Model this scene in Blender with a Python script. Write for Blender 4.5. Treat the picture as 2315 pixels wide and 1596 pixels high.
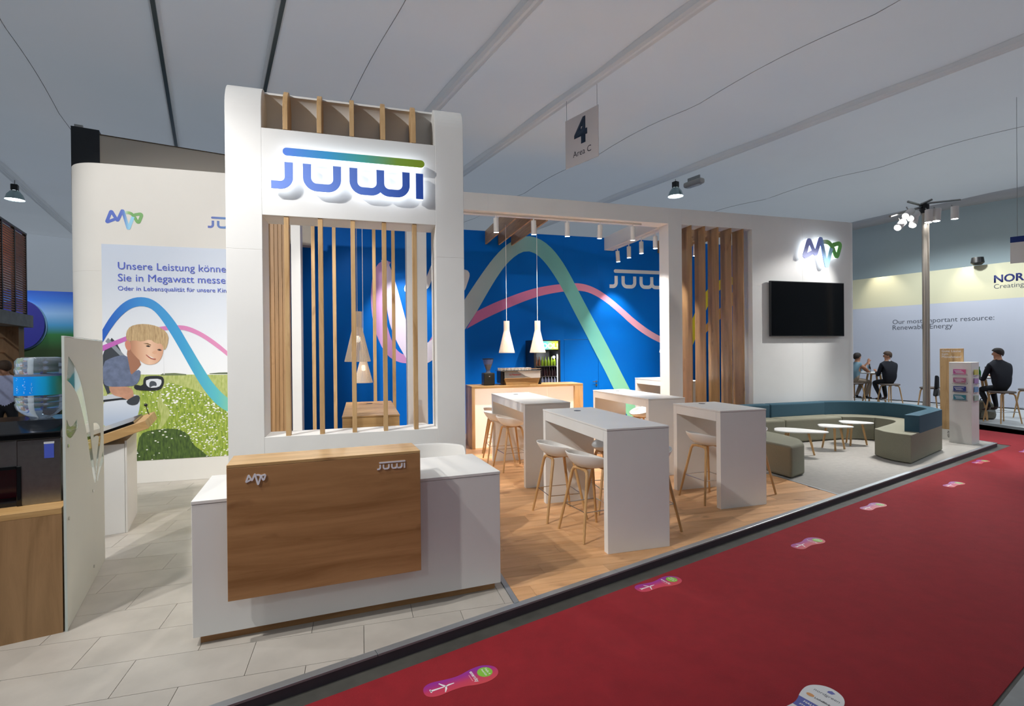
import bpy, bmesh, math, random
from mathutils import Vector, Matrix
random.seed(7)
for o in list(bpy.data.objects): bpy.data.objects.remove(o, do_unlink=True)
scene = bpy.context.scene
COL = scene.collection
# ------------------------------------------------------------------ camera
W, H, F = 2315.0, 1596.0, 1164.478
YAW, PITCH, ROLL, CAMZ = 0.285833356, -0.003869308, -0.009281319, 1.8
fwd = Vector((math.sin(YAW)*math.cos(PITCH), math.cos(YAW)*math.cos(PITCH), math.sin(PITCH)))
rgt0 = Vector((math.cos(YAW), -math.sin(YAW), 0)); up0 = rgt0.cross(fwd)
RGT = math.cos(ROLL)*rgt0 + math.sin(ROLL)*up0
UPV = -math.sin(ROLL)*rgt0 + math.cos(ROLL)*up0
cam_data = bpy.data.cameras.new('camera'); cam_data.sensor_width = 36; cam_data.sensor_fit = 'HORIZONTAL'
cam_data.lens = F*36/W; cam_data.clip_start = 0.05; cam_data.clip_end = 200
cam = bpy.data.objects.new('camera', cam_data); COL.objects.link(cam)
m = Matrix((RGT, UPV, -fwd)).transposed().to_4x4(); m.translation = (0, 0, CAMZ); cam.matrix_world = m
scene.camera = cam
# ------------------------------------------------------------------ world, exposure, large lights
world = bpy.data.worlds.new('hall_air'); scene.world = world; world.use_nodes = True
bg = world.node_tree.nodes['Background']; bg.inputs[0].default_value = (0.80, 0.90, 1.0, 1); bg.inputs[1].default_value = 1.0
scene.view_settings.view_transform = 'Standard'; scene.view_settings.look = 'None'
scene.view_settings.gamma = 1; scene.view_settings.use_curve_mapping = False
scene.view_settings.exposure = 0.15
def light_at(name, kind, loc, energy, color=(1,1,1), size=0.1, aim=None, angle=60, blend=0.5, parent=None):
    d = bpy.data.lights.new(name, kind); d.energy = energy; d.color = color
    if kind in ('POINT', 'SPOT'): d.shadow_soft_size = size
    if kind == 'SPOT': d.spot_size = math.radians(angle); d.spot_blend = blend
    if kind == 'AREA': d.size = size
    o = bpy.data.objects.new(name, d); COL.objects.link(o); o.location = loc
    if aim is not None: o.rotation_euler = (Vector(aim)-Vector(loc)).to_track_quat('-Z', 'Y').to_euler()
    if parent: 
        o.parent = parent; o.location = Vector(loc)-Vector(parent.location)
    return o
WARM = (1.0, 0.95, 0.88); COOL = (0.86, 0.94, 1.0); NEUT = (1.0, 0.98, 0.95)
# spots of the light mast that stands outside the picture, left of the camera
light_at('mast_spot', 'SPOT', (-4.2, 1.7, 5.9), 760, NEUT, 0.07, (0.2, 5.4, 2.2), 70, 0.7)
light_at('mast_spot', 'SPOT', (-2.6, 2.9, 5.0), 400, NEUT, 0.06, (-1.5, 5.4, 0.0), 95, 0.6)
light_at('mast_spot', 'SPOT', (-3.7, 2.6, 5.8), 980, NEUT, 0.07, (-2.5, 8.36, 2.6), 55, 0.7)
# unseen hall lamps under the roof, some added to brighten backdrop and neighbour wall
for x, y, e in ((-3.5, -3.0, 150), (5.5, -3.0, 40), (13.5, 1.0, 230), (15.0, 10.5, 640), (-8.5, 12.5, 600), (-9.0, 6.0, 500), (17.0, 6.0, 520), (2.0, 15.5, 300), (-3.0, 20.0, 300)):
    light_at('hall_lamp_or_fill', 'SPOT', (x, y, 6.1), e, COOL, 0.2, (x, y, 0), 150, 0.5)

# ------------------------------------------------------------------ helpers
def srgb(h):
    h = h.lstrip('#'); h = ''.join(c+c for c in h) if len(h) == 3 else h
    v = [int(h[i:i+2], 16)/255 for i in (0, 2, 4)]
    return tuple((c/12.92 if c <= 0.04045 else ((c+0.055)/1.055)**2.4) for c in v)
def pix(x, y, Y=None, Z=None):
    """point of the place seen at photo position x, y on the plane Y = const or Z = const"""
    d = (x-W/2)/F*RGT - (y-H/2)/F*UPV + fwd
    t = Y/d.y if Y is not None else (Z-CAMZ)/d.z
    p = d*t; p.z += CAMZ
    return p
class MB:
    def __init__(s): s.v = []; s.f = []; s.mi = []
    def add(s, vs, fs, mi=0):
        n = len(s.v); s.v += [tuple(v) for v in vs]; s.f += [tuple(i+n for i in f) for f in fs]; s.mi += [mi]*len(fs); return s
    def box(s, x0, y0, z0, x1, y1, z1, mi=0):
        return s.add([(x0,y0,z0),(x1,y0,z0),(x1,y1,z0),(x0,y1,z0),(x0,y0,z1),(x1,y0,z1),(x1,y1,z1),(x0,y1,z1)],
                     [(0,3,2,1),(4,5,6,7),(0,1,5,4),(1,2,6,5),(2,3,7,6),(3,0,4,7)], mi)
    def prism(s, poly, z0, z1, mi=0):
        n = len(poly)
        a = sum(poly[i][0]*poly[(i+1)%n][1]-poly[(i+1)%n][0]*poly[i][1] for i in range(n))
        if a < 0: poly = poly[::-1]
        vs = [(x,y,z0) for x,y in poly]+[(x,y,z1) for x,y in poly]
        fs = [tuple(range(n))[::-1], tuple(range(n,2*n))]+[(i,(i+1)%n,n+(i+1)%n,n+i) for i in range(n)]
        return s.add(vs, fs, mi)
    def extr(s, poly, axis, a, b, mi=0):
        """poly of (p,q) extruded along axis: 'x' -> (y,z) poly, 'y' -> (x,z) poly"""
        n = len(poly)
        if axis == 'x': f = lambda p, t: (t, p[0], p[1])
        else: f = lambda p, t: (p[0], t, p[1])
        ar = sum(poly[i][0]*poly[(i+1)%n][1]-poly[(i+1)%n][0]*poly[i][1] for i in range(n))
        if (ar < 0) != (axis == 'y'): poly = poly[::-1]
        vs = [f(p,a) for p in poly]+[f(p,b) for p in poly]
        fs = [tuple(range(n))[::-1], tuple(range(n,2*n))]+[(i,(i+1)%n,n+(i+1)%n,n+i) for i in range(n)]
        return s.add(vs, fs, mi)
    def tube(s, pts, r, seg=8, mi=0, cap=True, sq=1.0):
        pts = [Vector(p) for p in pts]; n = len(pts)
        rs = r if isinstance(r, (list, tuple)) else [r]*n
        rings = []; prev = None
        for i, p in enumerate(pts):
            t = (pts[min(i+1,n-1)]-pts[max(i-1,0)]).normalized()
            if prev is None:
                ref = Vector((0,0,1)) if abs(t.z) < 0.9 else Vector((1,0,0)); a = t.cross(ref).normalized()
            else: a = (prev-t*prev.dot(t)).normalized()
            prev = a; b = t.cross(a)
            rings.append([p+rs[i]*(math.cos(2*math.pi*k/seg)*a+sq*math.sin(2*math.pi*k/seg)*b) for k in range(seg)])
        vs = [v for rg in rings for v in rg]; fs = []
        for i in range(n-1):
            for k in range(seg): fs.append((i*seg+k, i*seg+(k+1)%seg, (i+1)*seg+(k+1)%seg, (i+1)*seg+k))
        if cap: fs += [tuple(range(seg))[::-1], tuple(range((n-1)*seg, n*seg))]
        return s.add(vs, fs, mi)
    def lathe(s, prof, seg=24, c=(0,0,0), mi=0, close=True):
        vs = []; fs = []; n = len(prof)
        for r, z in prof:
            for k in range(seg): a = 2*math.pi*k/seg; vs.append((c[0]+r*math.cos(a), c[1]+r*math.sin(a), c[2]+z))
        for i in range(n-1):
            for k in range(seg): fs.append((i*seg+k, i*seg+(k+1)%seg, (i+1)*seg+(k+1)%seg, (i+1)*seg+k))
        if close: fs += [tuple(range(seg))[::-1], tuple(range((n-1)*seg, n*seg))]
        return s.add(vs, fs, mi)
    def ball(s, c, r, seg=16, rings=10, mi=0):
        rx, ry, rz = r if isinstance(r, (tuple, list)) else (r, r, r)
        vs = []; fs = []
        for i in range(rings+1):
            t = math.pi*i/rings
            for k in range(seg):
                a = 2*math.pi*k/seg; vs.append((c[0]+rx*math.sin(t)*math.cos(a), c[1]+ry*math.sin(t)*math.sin(a), c[2]-rz*math.cos(t)))
        for i in range(rings):
            for k in range(seg): fs.append((i*seg+k, i*seg+(k+1)%seg, (i+1)*seg+(k+1)%seg, (i+1)*seg+k))
        return s.add(vs, fs, mi)
    def xf(s, M):
        s.v = [tuple(M @ Vector(v)) for v in s.v]; return s
    def build(s, name, mat, parent=None, smooth=False, bevel=0, seg=2, sub=0, loc=None, weld=True):
        me = bpy.data.meshes.new(name); me.from_pydata(s.v, [], s.f)
        mats = mat if isinstance(mat, (list, tuple)) else [mat]
        for mm in mats: me.materials.append(mm)
        for p, i in zip(me.polygons, s.mi): p.material_index = i
        if smooth:
            for p in me.polygons: p.use_smooth = True
        bm = bmesh.new(); bm.from_mesh(me)
        if weld: bmesh.ops.remove_doubles(bm, verts=bm.verts, dist=1e-5)
        bmesh.ops.recalc_face_normals(bm, faces=bm.faces); bm.to_mesh(me); bm.free()
        o = bpy.data.objects.new(name, me); COL.objects.link(o)
        if parent is not None:
            o.parent = parent
            if loc is None:
                loc = Vector((0,0,0))
        if loc is not None: o.location = loc
        if bevel:
            b = o.modifiers.new('bevel', 'BEVEL'); b.width = bevel; b.segments = seg; b.limit_method = 'ANGLE'; b.angle_limit = math.radians(40)
        if sub:
            b = o.modifiers.new('sub', 'SUBSURF'); b.levels = sub; b.render_levels = sub
        if smooth:
            try: 
                for p in me.polygons: p.use_smooth = True
                me.set_sharp_from_angle(angle=math.radians(40))
            except Exception: pass
        return o
def tag(o, label=None, cat=None, group=None, kind=None):
    if label: o['label'] = label
    if cat: o['category'] = cat
    if group: o['group'] = group
    if kind: o['kind'] = kind
    return o
def thing(name, label, cat, loc=(0,0,0), rz=0, group=None):
    o = bpy.data.objects.new(name, None); o.empty_display_size = 0.1; COL.objects.link(o)
    o.location = loc; o.rotation_euler = (0, 0, rz); tag(o, label, cat, group); return o
def shell(name, loc=(0,0,0)):
    o = bpy.data.objects.new(name, None); COL.objects.link(o); o.location = loc; o['kind'] = 'structure'; return o
def dup(root, loc=None, rz=None, label=None, parent=None):
    r = root.copy(); COL.objects.link(r)
    if parent is not None: r.parent = parent
    if loc is not None: r.location = loc
    if rz is not None: r.rotation_euler = (0, 0, rz)
    if label: r['label'] = label
    for ch in list(root.children): dup(ch, parent=r)
    return r
def chaikin(pts, n=3, closed=False):
    for _ in range(n):
        q = []
        if not closed: q.append(pts[0])
        for i in range(len(pts)-(0 if closed else 1)):
            a = pts[i]; b = pts[(i+1) % len(pts)]
            q.append((a[0]*.75+b[0]*.25, a[1]*.75+b[1]*.25)); q.append((a[0]*.25+b[0]*.75, a[1]*.25+b[1]*.75))
        if not closed: q.append(pts[-1])
        pts = q
    return pts
def stroke(mb, path, w, t0, t1, rnd=True, mi=0):
    """flat ribbon of half width w along path of (x,z), standing in the plane y, from y=t0 (front) to y=t1"""
    n = len(path); L = []; R = []
    for i, p in enumerate(path):
        a = Vector(path[max(i-1,0)]); b = Vector(path[min(i+1,n-1)]); t = (b-a).normalized(); nn = Vector((-t.y, t.x))
        L.append(Vector(p)+nn*w); R.append(Vector(p)-nn*w)
    def seg(A, B, C, D): mb.add([(q.x,t,q.y) for t in (t0,t1) for q in (A,B,C,D)], [(0,1,2,3),(4,7,6,5),(0,4,5,1),(1,5,6,2),(2,6,7,3),(3,7,4,0)], mi)
    vs = []; fs = []
    for i in range(n):
        for q in (L[i], R[i]):
            for t in (t0, t1): vs.append((q.x, t-6e-5*i, q.y))
    for i in range(n-1):
        a = 4*i; b = a+4
        fs += [(a, b, b+2, a+2), (a+1, a+3, b+3, b+1), (a, a+1, b+1, b), (a+2, b+2, b+3, a+3)]
    fs += [(0, 2, 3, 1), (4*n-4, 4*n-3, 4*n-1, 4*n-2)]
    mb.add(vs, fs, mi)
    if rnd:
        k = 10
        for e, (p, l_) in enumerate(((path[0], L[0]), (path[-1], R[-1]))):
            a0 = math.atan2(l_.y-p[1], l_.x-p[0]); vs = []
            for t in (t0, t1):
                vs.append((p[0], t, p[1])); vs += [(p[0]+w*math.cos(a0+math.pi*i/k), t, p[1]+w*math.sin(a0+math.pi*i/k)) for i in range(k+1)]
            o_ = k+2; fs = []
            for i in range(1, k+1): fs += [(0, i, i+1), (o_, o_+i+1, o_+i), (i, o_+i, o_+i+1, i+1)]
            mb.add(vs, fs, mi)
    return mb
def rounded(path, d=0.05, n=5):
    """polyline with its inner corners rounded over the length d"""
    out = [path[0]]
    for i in range(1, len(path)-1):
        a, b, c = Vector(path[i-1]), Vector(path[i]), Vector(path[i+1]); p = b+(a-b).normalized()*min(d, (a-b).length*0.45); q = b+(c-b).normalized()*min(d, (c-b).length*0.45)
        for k in range(n+1): t = k/n; r = p*(1-t)**2+b*2*t*(1-t)+q*t*t; out.append((r.x, r.y))
    return out+[path[-1]]
# ------------------------------------------------------------------ materials
def mat(name, col, rough=0.5, metal=0.0, noise=0.0, nscale=8, bump=0.0, bscale=60, emit=None, estr=0, trans=0, ior=1.45, alpha=1, spec=None, coat=0):
    M = bpy.data.materials.new(name); M.use_nodes = True; nt = M.node_tree; N = nt.nodes; B = N['Principled BSDF']
    col = srgb(col) if isinstance(col, str) else col
    B.inputs['Base Color'].default_value = (*col, 1); B.inputs['Roughness'].default_value = rough; B.inputs['Metallic'].default_value = metal
    if trans: B.inputs['Transmission Weight'].default_value = trans; B.inputs['IOR'].default_value = ior
    if alpha < 1: B.inputs['Alpha'].default_value = alpha
    if spec is not None: B.inputs['Specular IOR Level'].default_value = spec
    if coat: B.inputs['Coat Weight'].default_value = coat
    if emit is not None:
        e = srgb(emit) if isinstance(emit, str) else emit
        B.inputs['Emission Color'].default_value = (*e, 1); B.inputs['Emission Strength'].default_value = estr
    tc = N.new('ShaderNodeTexCoord')
    if noise:
        n = N.new('ShaderNodeTexNoise'); n.inputs['Scale'].default_value = nscale; n.inputs['Detail'].default_value = 5
        nt.links.new(tc.outputs['Object'], n.inputs['Vector'])
        mr = N.new('ShaderNodeMapRange'); mr.inputs['From Min'].default_value = 0.3; mr.inputs['From Max'].default_value = 0.7
        mr.inputs['To Min'].default_value = 1-noise; mr.inputs['To Max'].default_value = 1+noise*0.6
        nt.links.new(n.outputs['Fac'], mr.inputs['Value'])
        mx = N.new('ShaderNodeVectorMath'); mx.operation = 'SCALE'; mx.inputs[0].default_value = col
        nt.links.new(mr.outputs['Result'], mx.inputs['Scale']); nt.links.new(mx.outputs['Vector'], B.inputs['Base Color'])
    if bump:
        n2 = N.new('ShaderNodeTexNoise'); n2.inputs['Scale'].default_value = bscale; n2.inputs['Detail'].default_value = 4
        nt.links.new(tc.outputs['Object'], n2.inputs['Vector'])
        bp = N.new('ShaderNodeBump'); bp.inputs['Strength'].default_value = bump; bp.inputs['Distance'].default_value = 0.01
        nt.links.new(n2.outputs['Fac'], bp.inputs['Height']); nt.links.new(bp.outputs['Normal'], B.inputs['Normal'])
    return M
def ramp_node(N, stops):
    r = N.new('ShaderNodeValToRGB'); el = r.color_ramp.elements
    while len(el) < len(stops): el.new(0.5)
    for e, (p, c) in zip(el, stops): e.position = p; e.color = (*(srgb(c) if isinstance(c, str) else c), 1)
    return r
def wood(name, light, dark, axis='z', scale=1.0, rough=0.45, rnd=0.5, knots=True):
    M = bpy.data.materials.new(name); M.use_nodes = True; nt = M.node_tree; N = nt.nodes; B = N['Principled BSDF']
    tc = N.new('ShaderNodeTexCoord'); oi = N.new('ShaderNodeObjectInfo')
    off = N.new('ShaderNodeVectorMath'); off.operation = 'SCALE'; off.inputs[0].default_value = (37.0, 53.0, 71.0)
    nt.links.new(oi.outputs['Random'], off.inputs['Scale'])
    ad = N.new('ShaderNodeVectorMath'); ad.operation = 'ADD'
    nt.links.new(tc.outputs['Object'], ad.inputs[0]); nt.links.new(off.outputs['Vector'], ad.inputs[1])
    mp = N.new('ShaderNodeMapping'); s = {'x': (0.9, 9, 9), 'y': (9, 0.9, 9), 'z': (9, 9, 0.9)}[axis]
    mp.inputs['Scale'].default_value = tuple(scale*q for q in s); nt.links.new(ad.outputs['Vector'], mp.inputs['Vector'])
    n = N.new('ShaderNodeTexNoise'); n.inputs['Scale'].default_value = 1.6; n.inputs['Detail'].default_value = 9; n.inputs['Roughness'].default_value = 0.62; n.inputs['Distortion'].default_value = 0.7
    nt.links.new(mp.outputs['Vector'], n.inputs['Vector'])
    r = ramp_node(N, [(0.25, dark), (0.48, tuple(0.45*a+0.55*b for a, b in zip(srgb(dark), srgb(light)))), (0.75, light)])
    nt.links.new(n.outputs['Fac'], r.inputs['Fac'])
    # per piece tone
    mr = N.new('ShaderNodeMapRange'); mr.inputs['To Min'].default_value = 1-0.22*rnd; mr.inputs['To Max'].default_value = 1+0.14*rnd
    nt.links.new(oi.outputs['Random'], mr.inputs['Value'])
    sc = N.new('ShaderNodeVectorMath'); sc.operation = 'SCALE'; nt.links.new(r.outputs['Color'], sc.inputs[0]); nt.links.new(mr.outputs['Result'], sc.inputs['Scale'])
    last = sc.outputs['Vector']
    if knots:
        v = N.new('ShaderNodeTexNoise'); v.inputs['Scale'].default_value = 3.2; v.inputs['Detail'].default_value = 3
        mp2 = N.new('ShaderNodeMapping'); s2 = {'x': (0.8, 1.7, 1.7), 'y': (1.7, .8, 1.7), 'z': (1.7, 1.7, .8)}[axis]; mp2.inputs['Scale'].default_value = s2
        nt.links.new(ad.outputs['Vector'], mp2.inputs['Vector']); nt.links.new(mp2.outputs['Vector'], v.inputs['Vector'])
        kr = ramp_node(N, [(0.64, (1,1,1)), (0.80, (0.45,0.36,0.30))]); nt.links.new(v.outputs['Fac'], kr.inputs['Fac'])
        mu = N.new('ShaderNodeVectorMath'); mu.operation = 'MULTIPLY'; nt.links.new(last, mu.inputs[0]); nt.links.new(kr.outputs['Color'], mu.inputs[1]); last = mu.outputs['Vector']
    nt.links.new(last, B.inputs['Base Color']); B.inputs['Roughness'].default_value = rough
    bp = N.new('ShaderNodeBump'); bp.inputs['Strength'].default_value = 0.08; bp.inputs['Distance'].default_value = 0.004
    nt.links.new(n.outputs['Fac'], bp.inputs['Height']); nt.links.new(bp.outputs['Normal'], B.inputs['Normal'])
    return M
def grad(name, axis, a, b, stops, rough=0.45, emit=0, noise=0):
    """printed colour gradient along an object axis from a to b"""
    M = bpy.data.materials.new(name); M.use_nodes = True; nt = M.node_tree; N = nt.nodes; B = N['Principled BSDF']
    tc = N.new('ShaderNodeTexCoord'); sx = N.new('ShaderNodeSeparateXYZ'); nt.links.new(tc.outputs['Object'], sx.inputs['Vector'])
    mr = N.new('ShaderNodeMapRange'); mr.inputs['From Min'].default_value = a; mr.inputs['From Max'].default_value = b
    nt.links.new(sx.outputs['XYZ'.index(axis.upper())], mr.inputs['Value'])
    r = ramp_node(N, stops); nt.links.new(mr.outputs['Result'], r.inputs['Fac']); nt.links.new(r.outputs['Color'], B.inputs['Base Color'])
    B.inputs['Roughness'].default_value = rough
    if emit: nt.links.new(r.outputs['Color'], B.inputs['Emission Color']); B.inputs['Emission Strength'].default_value = emit
    return M
WHITE = mat('white_laminate', '#e9e8e4', 0.42, noise=0.02, nscale=3)
WHITE2 = mat('white_board', '#e6e6e4', 0.5, noise=0.03, nscale=2, bump=0.02, bscale=200)
CREAM = mat('white_print_wall', '#e4e1da', 0.55, noise=0.02, nscale=2)
OAKZ = wood('oak_upright', '#d8b585', '#ab8352', 'z', 1.0)
OAKX = wood('oak_lengthwise', '#d0aa74', '#98703f', 'x', 0.8)
OAKD = wood('oak_dark_panel', '#bf9060', '#84592f', 'x', 0.55)
OAKB = wood('oak_board', '#b79066', '#8a6a45', 'z', 0.7)
OAKY = wood('oak_depthwise', '#c29c6e', '#8d6a44', 'y', 0.8)
PLANK = wood('oak_floor', '#eebb88', '#c68f5c', 'x', 0.7, 0.42, 0.8)
LEG = wood('oak_leg', '#d0a673', '#b38953', 'z', 1.5, 0.45, 0.3, False)
BLUE = mat('blue_wall_paint', '#0069ca', 0.5, spec=0.12, noise=0.02, nscale=1)
BLACK = mat('black_plastic', '#141416', 0.4)
BLACKG = mat('black_gloss', '#060608', 0.12)
STEEL = mat('brushed_steel', '#9a9a98', 0.32, 1.0, noise=0.08, nscale=30)
CHROME = mat('chrome', '#c8c8c6', 0.15, 1.0)
ALU = mat('aluminium_trim', '#b3b9bd', 0.35, 0.7)
WLAMP = mat('white_lamp_metal', '#eeeeec', 0.4)
LENS = mat('lit_lens', '#ffffff', 0.3, emit=(1.0, 0.97, 0.92), estr=28)
SHELLW = mat('white_plastic_shell', '#eceae6', 0.38)
SEATG = mat('grey_green_fabric', '#8c8a78', 0.95, noise=0.16, nscale=180, bump=0.35, bscale=350)
BACKB = mat('petrol_blue_fabric', '#3a5c6c', 0.95, noise=0.16, nscale=180, bump=0.35, bscale=350)
TILE = mat('stone_look_tile', '#b7b0a6', 0.42, noise=0.13, nscale=3.5, bump=0.03, bscale=40)
GREYC = mat('grey_carpet', '#aaa69f', 0.95, noise=0.08, nscale=14, bump=0.3, bscale=300)
RED = mat('red_carpet', '#921520', 0.95, noise=0.10, nscale=9, bump=0.35, bscale=260)
CONC = mat('dark_hall_floor', '#4a4842', 0.7, noise=0.3, nscale=6)
TENT = mat('tent_membrane', '#c9c9cb', 0.75, noise=0.03, nscale=0.6)
def membrane(name, col, thru):
    M = mat(name, col, 0.75, noise=0.03, nscale=0.6); nt = M.node_tree; N = nt.nodes; B = N['Principled BSDF']; out = N['Material Output']
    tl = N.new('ShaderNodeBsdfTranslucent'); tl.inputs['Color'].default_value = (0.93, 0.96, 1.0, 1); mx = N.new('ShaderNodeMixShader'); mx.inputs[0].default_value = thru
    nt.links.new(B.outputs[0], mx.inputs[1]); nt.links.new(tl.outputs[0], mx.inputs[2]); nt.links.new(mx.outputs[0], out.inputs['Surface']); return M
ROOF = membrane('tent_roof_membrane', '#c6c3c2', 0.185)
RAFM = membrane('rafter_see_through', '#d6d4d2', 0.17)  # thin translucent stand-in for the rafters, so daylight brightens them
RAFT = mat('rafter_profile', '#a9adb0', 0.5, 0.3)
SKIN = mat('skin', '#b98567', 0.55); HAIRD = mat('dark_hair', '#2a201a', 0.7, noise=0.3, nscale=60)

def text(body, width, material, name='lettering', parent=None, origin=(0,0,0), rot=(math.pi/2,0,0), bold=0.0, depth=0.0004, align='LEFT', spacing=1.0):
    cu = bpy.data.curves.new(name, 'FONT'); cu.body = body; cu.size = 1; cu.extrude = 0; cu.offset = bold; cu.resolution_u = 3
    cu.align_x = align; cu.space_line = spacing
    o = bpy.data.objects.new(name, cu); COL.objects.link(o)
    bpy.context.view_layer.update()
    dg = bpy.context.evaluated_depsgraph_get(); me = bpy.data.meshes.new_from_object(o.evaluated_get(dg))
    bpy.data.objects.remove(o, do_unlink=True)
    xs = [v.co.x for v in me.vertices]; w = max(xs)-min(xs); k = width/w; x0 = min(xs) if align == 'LEFT' else (min(xs)+max(xs))/2
    for v in me.vertices: v.co = Vector(((v.co.x-x0)*k, v.co.y*k, 0))
    bm = bmesh.new(); bm.from_mesh(me)
    if depth:
        ext = bmesh.ops.extrude_face_region(bm, geom=bm.faces[:]); bmesh.ops.translate(bm, vec=(0,0,depth), verts=[g for g in ext['geom'] if isinstance(g, bmesh.types.BMVert)])
    bm.to_mesh(me); bm.free(); me.materials.clear(); me.materials.append(material); me.name = name
    for p in me.polygons: p.material_index = 0
    o = bpy.data.objects.new(name, me); COL.objects.link(o); o.location = origin; o.rotation_euler = rot
    if parent is not None: o.parent = parent
    return o
# ------------------------------------------------------------------ hall: floor, carpet, tent
HR = math.radians(14.0); ER = math.radians(17.2)
def hall(u, v): return (u*math.cos(HR)-v*math.sin(HR), u*math.sin(HR)+v*math.cos(HR))
FZ = -0.07
fl = MB().box(-40, -20, FZ-0.1, 45, 45, FZ).build('floor', CONC); fl['kind'] = 'structure'
ED = Vector((math.cos(ER), math.sin(ER))); EN = Vector((math.sin(ER), -math.cos(ER))); E0 = Vector((1.035, 3.465))
def edge(t, off=0.0): q = E0+ED*t+EN*off; return (q.x, q.y)
T_END = (11.35-1.035)/ED.x
# red carpet: main aisle and the cross aisle beyond the stand
c = MB().prism([edge(-12, .125), edge(T_END+0.35, .125), (11.4, 9.2), (13.4, 9.6), (14.10, 7.3), (13.2, 4.0), edge(16, 2.15), edge(-12, 2.15)], FZ, FZ+0.006)
rc = c.build('floor_carpet', RED); rc['kind'] = 'structure'
# dark floor slabs left bare between platform and carpet are part of the hall floor
gf = MB().prism([edge(-12, 2.17), edge(30, 2.17), edge(30, 6.0), edge(-12, 6.0)], FZ, FZ+0.004).build('floor_aisle_grey', mat('grey_aisle_floor', '#8e908f', 0.7, noise=0.1)); gf['kind'] = 'structure'
# tent ceiling: membrane that billows between rafters and cross purlins
CZ = 6.6
US = [-22, -13.0, -4.57, -0.62, 0.90, 3.89, 5.94, 11.1, 20.6]
VP0, VPP = 10.4, 3.3
def ceil_z(u, v):
    i = max(k for k in range(len(US)-1) if US[k] <= u+1e-6) if u < US[-1] else len(US)-2
    s = (u-US[i])/(US[i+1]-US[i]); s = min(max(s, 0), 1); wdt = min(US[i+1]-US[i], 5)
    b = math.sin(math.pi*s); cv = abs(math.sin(math.pi*(v-VP0)/VPP))
    return CZ+0.04+0.05*wdt*(b*0.55)*(0.6+0.4*cv)+0.035*cv-(0.35*max(0, (u-17.5)/3.1)**2 if u > 17.5 else 0)
ceil = shell('ceiling'); RW = 0.10
for k in range(len(US)-1):
    mb = MB(); nu = 10; nv = 150; vs = []; fs = []
    for i in range(nu+1):
        for j in range(nv+1):
            ua = US[k]+(RW if US[k] not in (-0.62, 0.90) else 0.06); ub = US[k+1]-(RW if US[k+1] not in (-0.62, 0.90) else 0.06); u = ua+(ub-ua)*i/nu; v = -14+42*j/nv; x, y = hall(u, v); vs.append((x, y, ceil_z(u, v)))
    for i in range(nu):
        for j in range(nv): a = i*(nv+1)+j; fs.append((a, a+1, a+nv+2, a+nv+1))
    mb.add(vs, fs); o = mb.build('membrane_panel', ROOF, ceil, smooth=True)
GLAZ = mat('rafter_dark_gasket', '#59676b', 0.35, 0.3)
for u in US[1:-1]:
    w = 0.06 if u in (-0.62, 0.90) else RW
    cs = [(-w*1.12, 0.11), (-w*0.95, -0.02), (-w*0.55, -0.055), (-w*0.2, -0.03), (w*0.2, -0.03), (w*0.55, -0.055), (w*0.95, -0.02), (w*1.12, 0.11)]; vs = []; fs = []
    for v in (-14, 28):
        for a, b in cs: vs.append((*hall(u+a, v), CZ+b))
    for i in range(7): fs.append((i, i+1, i+9, i+8))
    MB().add(vs, fs).build('rafter', RAFM, ceil)
    if u in (-0.62, 0.90):
        a = [hall(u-w*0.45, -14), hall(u+w*0.45, -14), hall(u+w*0.45, 28), hall(u-w*0.45, 28)]
        MB().prism(a, CZ-0.07, CZ-0.04).build('keder_rail', GLAZ, ceil)
SEAM = membrane('membrane_seam', '#b4b2b2', 0.15)
for k in range(len(US)-1):
    if US[k+1]-US[k] > 2.9:
        u = (US[k]+US[k+1])/2; pts = [(*hall(u, -14+42*j/120), ceil_z(u, -14+42*j/120)-0.004) for j in range(121)]
        MB().tube(pts, 0.006, 4).build('seam', SEAM, ceil)
# tent side walls
WALLM = membrane('tent_wall_membrane', '#c8c8ca', 0.30)
wr = MB().prism([hall(20.6, -14), hall(20.8, -14), hall(20.8, 28), hall(20.6, 28)], FZ, CZ+0.2).build('wall_right', mat('tent_side_wall', '#c3d2d6', 0.75, noise=0.03, nscale=0.6)); wr['kind'] = 'structure'
wf = MB().add([(*hall(-22, 28), FZ), (*hall(20.6, 28), FZ), (*hall(20.6, 28), CZ+0.3), (*hall(-22, 28), CZ+0.3)], [(0, 1, 2, 3)]).build('wall_far', WALLM); wf['kind'] = 'structure'
wk = MB().prism([hall(-22.2, -14), hall(-22, -14), hall(-22, 28), hall(-22.2, 28)], FZ, CZ+0.2).build('wall_tent_left', TENT); wk['kind'] = 'structure'
wk = MB().prism([hall(-22, -14.2), hall(20.6, -14.2), hall(20.6, -14), hall(-22, -14)], FZ, CZ+0.2).build('wall_tent_near', TENT); wk['kind'] = 'structure'
vb = MB().tube([(*hall(20.35, v), CZ-0.30+0.04*math.sin(v*1.1)) for v in range(-14, 29)], 0.16, 10).build('trim_1', TENT, None, smooth=True); vb['kind'] = 'structure'
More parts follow.
